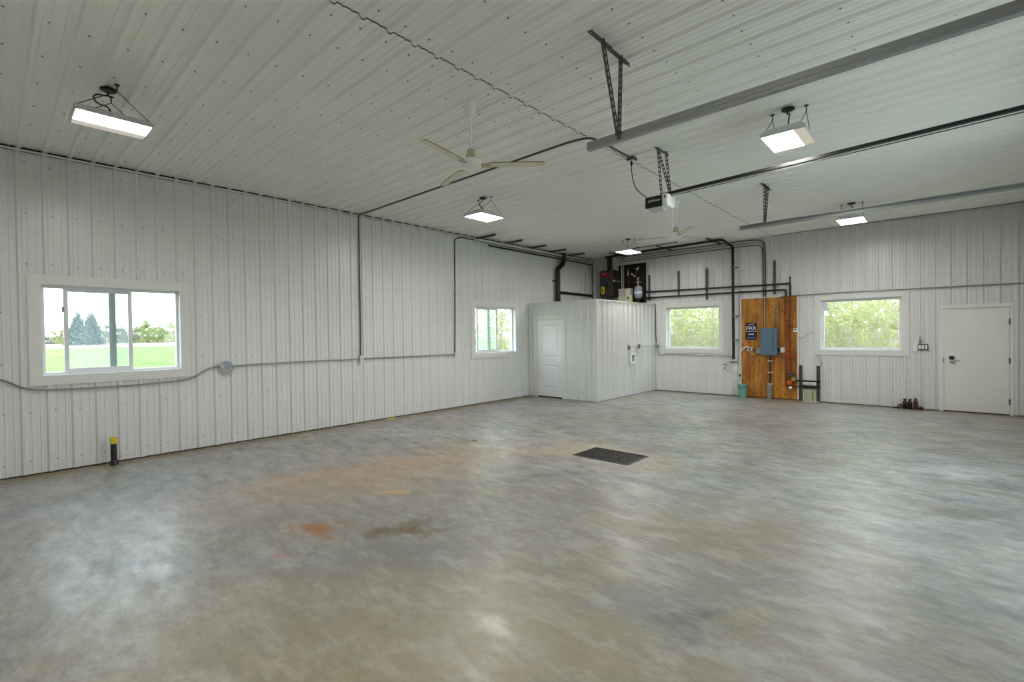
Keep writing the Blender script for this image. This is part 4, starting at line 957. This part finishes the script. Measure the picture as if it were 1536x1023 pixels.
# copper pipes and pumps
for x, lab in ((5.395, 'left copper pipe running down the right side of the plywood'), (5.485, 'right copper pipe running down the plywood beside the thermostat')):
    c = conduit([(x, yp, 2.44), (x, yp, 0.45 if x < 5.45 else 0.55)], 0.019, lab, 'copper', 0, name='copper_pipe', cat='pipe')
    MB().lathe([(0.022, 0.97), (0.03, 0.985), (0.03, 1.05), (0.022, 1.06)], (x, yp, 0), 12).build('ball_valve', M['red'], c)
    MB().box(x-0.02, x+0.045, yp-0.055, yp-0.035, 0.99, 1.03).box(x-0.01, x+0.01, yp-0.04, yp-0.01, 1.0, 1.02).build('valve_handle', M['red'], c)
    MB().box(x-0.03, x+0.03, yp-0.02, YP, 1.73, 1.745).box(x-0.03, x+0.03, yp-0.02, YP, 2.30, 2.315).build('clamp', M['black'], c)
t = thing('circulator_pump', 'red and brass circulator pump at the bottom right of the plywood', 'pump', (5.5, -0.1, 0.3))
MB().lathe([(0.0, 0.0), (0.05, 0.0), (0.058, -0.03), (0.058, -0.09), (0.04, -0.11), (0.0, -0.112)], (5.47, -0.07, 0.42), 18, 'y').build('motor', M['orange'], t, smooth=True)
MB().lathe([(0.0, 0.0), (0.045, 0.0), (0.05, -0.03), (0.045, -0.07), (0.0, -0.075)], (5.55, -0.08, 0.50), 16, 'y').build('valve_body', M['brass'], t, smooth=True)
MB().tube(fillet([(5.395, yp, 0.46), (5.395, yp, 0.33), (5.64, yp, 0.33)], 0.05), 0.017, 10).build('return_elbow', M['copper'], t, smooth=True)
MB().lathe([(0.0, 0.0), (0.035, 0.0), (0.038, -0.03), (0.03, -0.06), (0.0, -0.062)], (5.49, -0.10, 0.30), 14, 'y').build('flow_valve', M['signwhite'], t, smooth=True)
MB().box(5.42, 5.60, -0.14, -0.05, 0.555, 0.585).box(5.43, 5.58, -0.13, -0.05, 0.62, 0.64).build('union', M['galv_dark'], t)
MB().tube([(5.55, -0.09, 0.47), (5.66, -0.09, 0.47)], 0.016, 10).build('supply_tail', M['black'], t)
# floor heating manifold
t = thing('heating_manifold', 'floor heating manifold of black bars and cream tubes beside the plywood', 'manifold', (5.86, -0.08, 0))
for x in (5.68, 6.035):
    m = MB(); m.box(x-0.03, x+0.03, -0.026, -0.0235, 0.0, 0.82)
    for s in (-1, 1): m.box(x+s*0.027-0.003, x+s*0.027+0.003, -0.062, -0.0235, 0.0, 0.82)
    m.build('strut', M['galv_dark'], t)
for z in (0.47, 0.35): MB().tube([(5.66, -0.10, z), (6.06, -0.10, z)], 0.02, 12).lathe([(0.03, 6.02), (0.034, 6.05), (0.03, 6.08)], (0, -0.10, z), 12, 'x').build('manifold_bar', M['black'], t, smooth=True)
for k in range(7):
    x = 5.745+0.04*k
    MB().tube([(x, -0.10, 0.46), (x, -0.10, 0.40)], 0.013, 8).build('flow_meter', M['signwhite'], t)
    MB().tube([(x, -0.10, 0.335), (x, -0.10, 0.285)], 0.015, 8).build('fitting', M['blackplastic'], t)
    MB().tube(spline([(x, -0.10, 0.29), (x+0.006*(k % 3-1), -0.09, 0.15), (x+0.012*(k % 2), -0.085, 0.0)], 4), 0.011, 8).build('loop_tube', M['cream'], t, smooth=True)
MB().box(5.72, 6.06, -0.14, -0.06, 0.0, 0.012).build('base_strip', M['conduit_white'], t)
tag(MB().tube(spline([(5.63, -0.05, 1.46), (5.72, -0.04, 1.47), (5.82, -0.035, 1.53), (5.90, -0.03, 1.58), (5.955, -0.03, 1.58)]), 0.006, 6).build('thermostat_wire', M['conduit'], loc=(5.8, -0.03, 1.5), smooth=True), 'thin grey wire looping from the thermostat to the window casing', 'wire')
tag(MB().tube(spline([(6.0, -0.03, 1.05), (6.06, -0.03, 0.98), (6.105, -0.03, 0.89), (6.09, -0.03, 0.83), (6.03, -0.045, 0.82)]), 0.006, 6).build('sensor_wire', M['conduit'], loc=(6.06, -0.03, 0.9), smooth=True), 'thin grey wire from under the window to the manifold strut', 'wire')
# white drain plumbing and bucket
t = thing('drain_plumbing', 'white plastic drain pipe at the left edge of the plywood, ending above the bucket', 'pipe', (4.36, -0.06, 0.3))
MB().tube(fillet([(4.56, -0.075, 1.255), (4.50, -0.075, 1.245), (4.345, -0.06, 1.10), (4.362, -0.065, 1.04), (4.362, -0.065, 0.44)], 0.03), 0.014, 10).build('pipe', M['white'], t, smooth=True)
MB().tube([(4.362, -0.065, 0.50), (4.355, -0.08, 0.36), (4.40, -0.12, 0.30)], 0.02, 10).build('nozzle', M['conduit_white'], t, smooth=True)
MB().lathe([(0.024, 0.5), (0.024, 0.56)], (4.362, -0.065, 0), 10).build('coupling', M['conduit_dark'], t)
MB().box(4.34, 4.385, -0.05, -0.0235, 0.80, 0.83).build('clip', M['conduit_dark'], t)
t = thing('hose_valve', 'small white hose valves on the wall left of the bucket', 'valve', (4.15, -0.04, 0.7))
MB().tube(fillet([(4.115, -0.05, 1.0), (4.13, -0.05, 0.62), (4.34, -0.05, 0.60)], 0.03), 0.010, 8).build('pipe', M['conduit_white'], t)
for x, z in ((3.97, 0.74), (4.03, 0.70)): MB().lathe([(0.03, 0), (0.032, -0.03), (0.02, -0.045)], (x, -0.0235, z), 12, 'y').build('valve', M['white'], t, smooth=True)
MB().box(3.99, 4.02, -0.07, -0.0235, 0.68, 0.72).box(3.95, 4.05, -0.05, -0.0235, 0.79, 0.805).build('handle', M['galv_dark'], t)
MB().box(4.1, 4.30, -0.05, -0.0235, 0.845, 0.87).build('bracket', M['galv_dark'], t)
t = thing('bucket', 'teal plastic bucket on the floor at the left edge of the plywood', 'bucket', (4.445, -0.17, 0))
prof = [(0.0, 0.004), (0.086, 0.004), (0.09, 0.02), (0.108, 0.30), (0.116, 0.302), (0.116, 0.318), (0.104, 0.318), (0.086, 0.03), (0.0, 0.028)]
MB().lathe(prof, (4.445, -0.17, 0), 24).build('bucket_body', M['teal'], t, smooth=True)
MB().lathe([(0.104, 0.235), (0.109, 0.236), (0.11, 0.25), (0.105, 0.252)], (4.445, -0.17, 0), 24).build('rib', M['tealdark'], t)
# switches
t = thing('switch', 'small white switch above the switch plates left of the entry door', 'switch', (7.79, -0.02, 1.46))
MB().box(7.765, 7.82, -0.04, -0.0235, 1.42, 1.505).build('plate', M['white'], t, bevel=0.004); MB().box(7.783, 7.803, -0.046, -0.04, 1.445, 1.48).build('rocker', M['galv_dark'], t)
MB().tube([(7.79, -0.03, 1.42), (7.79, -0.03, 1.33)], 0.008, 8).build('cable', M['conduit_dark'], t)
t = thing('switch', 'tall white control plate left of the triple switch by the entry door', 'switch', (7.72, -0.02, 1.27))
MB().box(7.69, 7.752, -0.04, -0.0235, 1.18, 1.36).build('plate', M['white'], t, bevel=0.004)
t = thing('switch', 'black framed triple switch left of the entry door', 'switch', (7.84, -0.02, 1.27))
MB().box(7.756, 7.915, -0.045, -0.0235, 1.205, 1.325).build('plate', M['blackplastic'], t, bevel=0.004)
for k in range(3): MB().box(7.765+0.05*k, 7.804+0.05*k, -0.05, -0.045, 1.222, 1.308).build('rocker', M['white'], t, bevel=0.002)
# canisters
for k, (x, top, mat, lab) in enumerate(((7.555, 'darkbrown', 'darkbrown', 'blackish capped canister by the wall, leftmost of three'), (7.635, 'darkbrown', 'darkbrown', 'dark brown capped canister by the wall between two others'), (7.725, 'blackplastic', 'maroon', 'dark red capped canister by the wall, nearest the entry door'))):
    t = thing('canister', lab, 'canister', (x, -0.12, 0), 'canisters on the floor left of the entry door')
    hh = 0.0 if k < 2 else 0.02
    MB().lathe([(0.0, 0.0), (0.034, 0.0), (0.037, 0.008), (0.037, 0.135+hh), (0.03, 0.155+hh), (0.017, 0.17+hh), (0.017, 0.18+hh)], (x, -0.12, 0), 18).build('canister_body', M[mat], t, smooth=True)
    MB().lathe([(0.02, 0.178+hh), (0.026, 0.18+hh), (0.026, 0.205+hh), (0.0, 0.207+hh)], (x, -0.12, 0), 16).build('cap', M['blackplastic'], t, smooth=True)
tag(MB().tube(spline([(7.36, -0.09, 0.014), (7.43, -0.12, 0.014), (7.46, -0.10, 0.06), (7.49, -0.11, 0.085), (7.5, -0.14, 0.03), (7.45, -0.16, 0.014)]), 0.013, 8).build('hose', M['darkbrown'], loc=(7.43, -0.12, 0), smooth=True), 'short dark hose end lying left of the canisters', 'hose')
tag(MB().lathe([(0.0, 0.0), (0.035, 0.0), (0.035, 0.04), (0.015, 0.07), (0.0, 0.07)], (7.81, -0.13, 0), 12).build('plug', M['darkbrown'], loc=(7.81, -0.13, 0)), 'small dark plug on the floor right of the canisters', 'plug')
# drain grate
t = thing('drain_grate', 'rusty black iron drain grate set in the floor', 'drain grate', (4.88, -7.21, 0))
g = MB(); frame(g, DX0+0.003, DX1-0.003, DY0+0.003, DY1-0.003, 0.03, -0.03, 0.003, lambda u, dd, z: (u, z, dd)); g.build('grate_frame', M['iron'], t)
b = MB()
nb = 17
for k in range(nb):
    x = DX0+0.033+(DX1-DX0-0.066)*(k+0.5)/nb; b.box(x-0.010, x+0.010, DY0+0.03, DY1-0.03, -0.028, 0.0)
for k in range(1, 8):
    y = DY0+(DY1-DY0)*k/8; b.box(DX0+0.03, DX1-0.03, y-0.006, y+0.006, -0.026, -0.002)
b.build('grate_bars', M['iron'], t)
# scraps
tag(MB().prism([(0.03, -7.46), (0.10, -7.5), (0.13, -7.36), (0.06, -7.34)], 0.001, 0.008, 'z').build('paper_scrap', M['yellow'], loc=(0.08, -7.42, 0)), 'yellow scrap on the floor against the left wall', 'scrap')
m = MB(); m.box(2.77, 2.86, -7.75, -7.71, 0.001, 0.016); m.box(2.80, 2.84, -7.77, -7.74, 0.001, 0.01)
tag(m.build('wood_scrap', M['cardboard'], loc=(2.81, -7.73, 0), bevel=0.003), 'small tan scrap lying on the floor between drain and left wall', 'scrap')

# ------------------------------------------------------------------ closed overhead door on the right wall, unseen, glazing added to let in daylight
dr = thing('door_3', 'closed sectional overhead door in the right wall, out of view, panes added for daylight', 'overhead door', (W, -6.82, 0), kind='structure')
for k in range(5):
    z0 = 0.01+0.61*k
    if k in (1, 2, 3, 4):
        m = MB(); m.box(W+0.03, W+0.075, RD[0], RD[1], z0, z0+0.06); m.box(W+0.03, W+0.075, RD[0], RD[1], z0+0.545, z0+0.605)
        nwin = 4; wl = (RD[1]-RD[0])/nwin
        for q in range(nwin+1):
            y = RD[0]+wl*q; m.box(W+0.03, W+0.075, max(RD[0], y-0.05), min(RD[1], y+0.05), z0+0.06, z0+0.545)
        p = m.build('door_section', M['door'], dr)
        for q in range(nwin): MB().box(W+0.05, W+0.055, RD[0]+wl*q+0.05, RD[0]+wl*(q+1)-0.05, z0+0.06, z0+0.545).build('pane', M['glass'], p)
    else: MB().box(W+0.03, W+0.075, RD[0], RD[1], z0, z0+0.605).build('door_section', M['door'], dr, bevel=0.006)

# ------------------------------------------------------------------ outside
def grass():
    m, nt, out = new_mat('field_grass')
    N = nt.nodes; Lk = nt.links
    b = N.new('ShaderNodeBsdfPrincipled'); b.inputs['Roughness'].default_value = 0.9; b.inputs['Specular IOR Level'].default_value = 0.1
    tc = N.new('ShaderNodeTexCoord'); n = N.new('ShaderNodeTexNoise'); n.inputs['Scale'].default_value = 0.35; n.inputs['Detail'].default_value = 8
    Lk.new(tc.outputs['Object'], n.inputs['Vector'])
    r = N.new('ShaderNodeValToRGB'); r.color_ramp.elements[0].position = 0.35; r.color_ramp.elements[1].position = 0.7
    r.color_ramp.elements[0].color = lin((86, 106, 52)); r.color_ramp.elements[1].color = lin((116, 124, 76))
    Lk.new(n.outputs['Fac'], r.inputs['Fac']); Lk.new(r.outputs['Color'], b.inputs['Base Color']); Lk.new(b.outputs['BSDF'], out.inputs['Surface']); return m
M['grass'] = grass()
M['apron'] = pmat('pale_apron', (205, 203, 196), rough=0.8, var=0.05, scale=1)
M['stubble'] = pmat('dry_stubble', (160, 146, 118), rough=0.9, var=0.08, scale=0.2)
M['dirt'] = pmat('bare_ground', (138, 134, 118), rough=0.9, var=0.2, scale=2)
struct('ground', MB().box(-700, 0-0.17, -400, 500, -0.5, -0.15).box(-0.17, 400, 0.17, 300, -0.5, -0.15).box(W+0.17, 400, -300, 0.17, -0.5, -0.15).box(-0.17, W+0.17, -300, -L-0.17, -0.5, -0.15), M['grass'], 'green field outside the windows', 'ground')
struct('path', MB().box(W+0.17, W+18, -15, -3, -0.16, -0.03), M['apron'], 'pale apron added out of view beyond the overhead door to bounce daylight in', 'apron')  # unseen pale slab added so daylight bounces in without a green tint
struct('field', MB().box(-690, -150, -300, 460, -0.16, -0.12), M['stubble'], 'pale dry strip at the far side of the field', 'field')
struct('terrain', MB().box(-16, -0.2, -7.4, 40, -0.3, -0.13).box(-0.2, 16, 0.2, 40, -0.3, -0.129), M['dirt'], 'bare ground under the brush outside the end wall', 'ground')
def leafmat(name, c):
    m, nt, out = new_mat(name)
    a = nt.nodes.new('ShaderNodeBsdfDiffuse'); b = nt.nodes.new('ShaderNodeBsdfTranslucent'); mx = nt.nodes.new('ShaderNodeMixShader'); mx.inputs[0].default_value = 0.5
    tc = nt.nodes.new('ShaderNodeTexCoord'); n = nt.nodes.new('ShaderNodeTexNoise'); n.inputs['Scale'].default_value = 2.0; n.inputs['Detail'].default_value = 4
    nt.links.new(tc.outputs['Object'], n.inputs['Vector']); r = nt.nodes.new('ShaderNodeValToRGB'); r.color_ramp.elements[0].position = 0.35; r.color_ramp.elements[1].position = 0.65
    r.color_ramp.elements[0].color = lin(tuple(v*0.88 for v in c)); r.color_ramp.elements[1].color = lin(tuple(min(255, v*1.06) for v in c))
    nt.links.new(n.outputs['Fac'], r.inputs['Fac'])
    for q in (a, b): nt.links.new(r.outputs['Color'], q.inputs['Color'])
    nt.links.new(a.outputs[0], mx.inputs[1]); nt.links.new(b.outputs[0], mx.inputs[2]); nt.links.new(mx.outputs[0], out.inputs['Surface']); return m
M['leafA'] = leafmat('yellow_green_leaf', (208, 206, 148))
M['leafB'] = leafmat('fresh_green_leaf', (188, 194, 138))
M['twig'] = pmat('grey_twig', (192, 184, 182), rough=0.8, var=0.2, scale=4)
M['spruce'] = pmat('blue_green_spruce', (84, 98, 98), rough=0.8, var=0.2, scale=0.8)
M['crown'] = pmat('pale_green_crown', (134, 148, 96), rough=0.8, var=0.25, scale=0.5)
M['crown_grey'] = pmat('grey_green_crown', (122, 130, 114), rough=0.8, var=0.25, scale=0.5)
M['bark'] = pmat('grey_bark', (110, 102, 92), rough=0.9, var=0.2)

def thicket(xa, xb, ya, yb, nst, nleaf, label, zmax=4.2, axis='y'):
    rg = random.Random(int((xa+50)*31+(ya+50)*7))
    t = thing('thicket', label, 'thicket', ((xa+xb)/2, (ya+yb)/2, -0.12), 'spring brush outside the windows', kind='stuff')
    st = MB(); la = MB(); lb = MB()
    tips = []
    for i in range(nst):
        x, y = rg.uniform(xa, xb), rg.uniform(ya, yb); h = rg.uniform(1.6, zmax)
        p = Vector((x, y, -0.13)); dr = Vector((rg.gauss(0, 0.16), rg.gauss(0, 0.16), 1)).normalized(); pts = [p]
        n = 6
        for k in range(n):
            dr = (dr+Vector((rg.gauss(0, 0.10), rg.gauss(0, 0.10), 0.02))).normalized(); p = p+dr*(h/n); pts.append(p)
        r0 = rg.uniform(0.006, 0.018)
        st.tube(pts, [r0*(1-0.8*k/n) for k in range(n+1)], 4, caps=False)
        for q in range(11):
            k = rg.randint(1, n-1); a = pts[k]; d2 = Vector((rg.gauss(0, 1), rg.gauss(0, 1), rg.uniform(0.1, 1.1))).normalized(); ln = rg.uniform(0.25, 0.7)
            e = a+d2*ln; st.tube([a, a+d2*ln*0.5+Vector((0, 0, 0.02)), e], [r0*0.4, r0*0.3, r0*0.15], 3, caps=False); tips.append((a, e))
    for i in range(nleaf):
        a, e = rg.choice(tips); c = a.lerp(e, rg.uniform(0.3, 1.05))+Vector((rg.gauss(0, 0.05), rg.gauss(0, 0.05), rg.gauss(0, 0.05)))
        if c.z < 1.7 and rg.random() < 0.55: continue
        s = rg.uniform(0.022, 0.042); u = Vector((rg.gauss(0, 1), rg.gauss(0, 1), rg.gauss(0, 0.6))).normalized(); w = u.orthogonal().normalized()
        w = (Matrix.Rotation(rg.uniform(0, 6.28), 3, u) @ w)
        n3 = u.cross(w)
        (la if rg.random() < 0.6 else lb).add([c-u*s*1.4, c+w*s*0.8+n3*s*0.12, c+u*s*1.4, c-w*s*0.8+n3*s*0.12], [(0, 1, 2), (0, 2, 3)])
    st.build('branches', M['twig'], t); la.build('leaves', M['leafA'], t); lb.build('leaves', M['leafB'], t)
thicket(-1.6, 3.0, 1.7, 6.6, 190, 26000, 'yellow-green brush filling the window between closet and plywood')
thicket(4.6, 7.9, 1.7, 6.6, 170, 26000, 'yellow-green brush filling the window between plywood and entry door')
thicket(-6.4, -1.6, -4.6, 1.6, 170, 24000, 'green brush filling the sliding window next to the closet')

def woods(xa, xb, ya, yb, n, label):
    rg = random.Random(int(xa*13+ya*7+999)); t = thing('woods', label, 'woods', ((xa+xb)/2, (ya+yb)/2, -0.12), kind='stuff')
    st = MB(); la = MB(); lb = MB()
    for i in range(46):
        x, y = rg.uniform(xa, xb), rg.uniform(ya, yb); h = rg.uniform(4, 7.5)
        st.tube([(x, y, -0.13), (x+rg.gauss(0, 0.3), y+rg.gauss(0, 0.3), h*0.5), (x+rg.gauss(0, 0.6), y+rg.gauss(0, 0.6), h)], [0.05, 0.035, 0.01], 5, caps=False)
    for i in range(n):
        p = Vector((rg.uniform(xa, xb), rg.uniform(ya, yb), rg.uniform(0, 1)**0.9*7 if rg.random() < 0.8 else rg.uniform(0, 2)))
        s = rg.uniform(0.06, 0.13); u = Vector((rg.gauss(0, 1), rg.gauss(0, 1), rg.gauss(0, 0.6))).normalized(); w = Matrix.Rotation(rg.uniform(0, 6.28), 3, u) @ u.orthogonal().normalized()
        (la if rg.random() < 0.6 else lb).add([p-u*s*1.3, p+w*s*0.9, p+u*s*1.3, p-w*s*0.9], [(0, 1, 2, 3)])
    st.build('branches', M['twig'], t); la.build('leaves', M['leafA'], t); lb.build('leaves', M['leafB'], t)
woods(-7.5, 8.5, 8.5, 12.5, 17000, 'taller yellow-green woods behind the brush at the end wall')
woods(-17, -9, -6, 7, 14000, 'taller green woods behind the brush at the left wall')
def direction(u):   # compass direction of a far tree seen through the large window
    return u
CAM = Vector((8.1674, -12.7325, 1.6165))
def far(yslope, dist):  # a spot DIST metres west of the camera
    return (CAM.x-dist, CAM.y+yslope*dist, -0.13)
def spruce(pos, h, label, seed):
    rg = random.Random(seed); t = thing('spruce_tree', label, 'tree', pos, 'trees beyond the field')
    x, y, z = pos
    MB().tube([(x, y, z), (x, y, z+h)], [0.22, 0.03], 8).build('trunk', M['bark'], t)
    f = MB()
    lev = 34
    for k in range(lev):
        zz = z+0.3+(h-0.3)*k/lev; rad = (1-k/lev)**0.85*h*0.30+0.12
        nb = 13 if k < 24 else 8
        for q in range(nb):
            a = 2*PI*q/nb+k*0.7+rg.uniform(-0.2, 0.2); rr = rad*rg.uniform(0.7, 1.1)
            ca, sa = math.cos(a), math.sin(a); w = rr*0.20+0.08
            b0 = Vector((x, y, zz+rr*0.10)); e = Vector((x+ca*rr, y+sa*rr, zz-rr*0.22)); mid = (b0+e)/2+Vector((0, 0, rr*0.05)); sd = Vector((-sa, ca, 0))
            f.add([b0, mid+sd*w, e, mid-sd*w, mid-Vector((0, 0, w*0.9))], [(0, 1, 4), (1, 2, 4), (2, 3, 4), (3, 0, 4), (0, 1, 2), (0, 2, 3)])
    f.build('needles', M['spruce'], t)
def leafy(pos, h, wd, label, seed, mat='crown', n=1500, low=0.12):
    rg = random.Random(seed); t = thing('leafy_tree', label, 'tree', pos, 'trees beyond the field')
    x, y, z = pos
    tr = MB(); tr.tube([(x, y, z), (x+0.1, y, z+h*0.45), (x, y+0.1, z+h*0.8)], [0.16, 0.11, 0.04], 6)
    cl = []
    for k in range(10):
        a = rg.uniform(0, 6.28); zz = z+h*rg.uniform(0.35, 0.9); r = wd*0.5*rg.uniform(0.3, 0.85)*(1.15-abs((zz-z)/h-0.55)); c = Vector((x+math.cos(a)*r, y+math.sin(a)*r, zz)); cl.append((c, wd*rg.uniform(0.13, 0.24)))
        tr.tube([(x, y, z+h*0.3), c], [0.06, 0.02], 4, caps=False)
    for k in range(4): cl.append((Vector((x+rg.gauss(0, wd*0.2), y+rg.gauss(0, wd*0.2), z+h*rg.uniform(low, 0.35))), wd*0.2))
    tr.build('trunk', M['bark'], t)
    f = MB()
    for i in range(n):
        c, r = rg.choice(cl); d = Vector((rg.gauss(0, 1), rg.gauss(0, 1), rg.gauss(0, 0.8))); d = d.normalized()*r*rg.random()**0.4; p = c+d
        s = rg.uniform(0.10, 0.2)*wd/5; u = Vector((rg.gauss(0, 1), rg.gauss(0, 1), rg.gauss(0, 1))).normalized(); w = u.orthogonal().normalized()
        f.add([p-u*s, p+w*s*0.7, p+u*s, p-w*s*0.7], [(0, 1, 2, 3)])
    f.build('leaves', M[mat], t)
D = 240
k = lambda a, b: b/a
spruce(far(0.127/1.347, D), 16.0, 'left one of the two tall spruces seen through the large window', 3)
spruce(far(0.146/1.326, D+14), 16.8, 'right one of the two tall spruces seen through the large window', 4)
specs = [(0.166/1.306, 7.2, 4.5, 'crown_grey', 'grey-green tree directly right of the spruces'),
         (0.180/1.29, 5.4, 4, 'crown_grey', 'low grey tree behind the window sash bar'),
         (0.1975/1.27, 4.6, 5, 'crown_grey', 'low grey-green tree left of the round crowned tree'),
         (0.2265/1.238, 7.0, 5.5, 'crown', 'round crowned green tree in the right pane of the large window'),
         (0.213/1.25, 4.6, 4, 'crown', 'low green tree at the left foot of the round crowned tree'),
         (0.240/1.22, 4.4, 5, 'crown', 'low green tree between the round crowned tree and the window edge'),
         (0.2535/1.208, 7.4, 4.5, 'crown', 'green tree at the right edge of the large window'),
         (0.1015/1.373, 4.2, 3.5, 'crown', 'low green tree left of the two spruces'),
         (0.268/1.195, 6.5, 5, 'crown', 'green tree past the right jamb of the large window')]
for i, (s, h, w, mt, lab) in enumerate(specs): leafy(far(s, D+24+9*i), h*1.38*(D+24+9*i)/D, w*1.6*(D+24+9*i)/D, lab, 20+i, mt, n=1500)
rg = random.Random(5); f = MB()
for i in range(9000):
    s = rg.uniform(0.0, 0.34); dd = D+rg.uniform(122, 150); p = Vector(far(s, dd)); p.z = -0.13+rg.uniform(0, 1)**1.3*(7+2*math.sin(s*70)+1.5*math.sin(s*173))
    sz = rg.uniform(0.4, 0.7); u = Vector((rg.gauss(0, 1), rg.gauss(0, 1), rg.gauss(0, 1))).normalized(); w = u.orthogonal().normalized()
    f.add([p-u*sz, p+w*sz*0.7, p+u*sz, p-w*sz*0.7], [(0, 1, 2, 3)])
tag(f.build('undergrowth', M['crown_grey'], loc=far(0.15, D)), 'low grey-green undergrowth along the far edge of the field', 'undergrowth', kind='stuff')

# ------------------------------------------------------------------ world, camera, view
w = bpy.data.worlds.new('overcast_sky'); bpy.context.scene.world = w; w.use_nodes = True
nt = w.node_tree; nt.nodes.clear()
out = nt.nodes.new('ShaderNodeOutputWorld'); bg = nt.nodes.new('ShaderNodeBackground')
tc = nt.nodes.new('ShaderNodeTexCoord'); sp = nt.nodes.new('ShaderNodeSeparateXYZ'); nt.links.new(tc.outputs['Generated'], sp.inputs[0])
rp = nt.nodes.new('ShaderNodeValToRGB'); rp.color_ramp.elements[0].position = 0.0; rp.color_ramp.elements[1].position = 0.5
rp.color_ramp.elements[0].color = (1.0, 1.0, 1.0, 1); rp.color_ramp.elements[1].color = (0.72, 0.88, 1.0, 1)
nt.links.new(sp.outputs['Z'], rp.inputs['Fac']); nt.links.new(rp.outputs['Color'], bg.inputs['Color']); bg.inputs['Strength'].default_value = 4.5
nt.links.new(bg.outputs['Background'], out.inputs['Surface'])

sc = bpy.context.scene
f, yaw, pitch, roll = 714.513547, -0.737997708, -0.0125816442, -0.0132078586
cyw, syw = math.cos(yaw), math.sin(yaw)
fw = Vector((syw*math.cos(pitch), cyw*math.cos(pitch), math.sin(pitch)))
rt = Vector((cyw, -syw, 0)); up = rt.cross(fw)
r2 = math.cos(roll)*rt+math.sin(roll)*up; u2 = -math.sin(roll)*rt+math.cos(roll)*up
cam = bpy.data.cameras.new('camera'); co = bpy.data.objects.new('camera', cam); C.objects.link(co)
cam.sensor_fit = 'HORIZONTAL'; cam.sensor_width = 36; cam.lens = f/1536*36; cam.clip_start = 0.05; cam.clip_end = 1500
mw = Matrix((r2, u2, -fw)).transposed().to_4x4(); mw.translation = CAM
co.matrix_world = mw
sc.camera = co
sc.view_settings.view_transform = 'Standard'; sc.view_settings.look = 'None'; sc.view_settings.exposure = 0.55; sc.view_settings.gamma = 1.0
try: sc.view_settings.use_curve_mapping = False
except Exception: pass
sc.cycles.use_denoising = True
sc.cycles.max_bounces = 10; sc.cycles.diffuse_bounces = 6; sc.cycles.transparent_max_bounces = 12
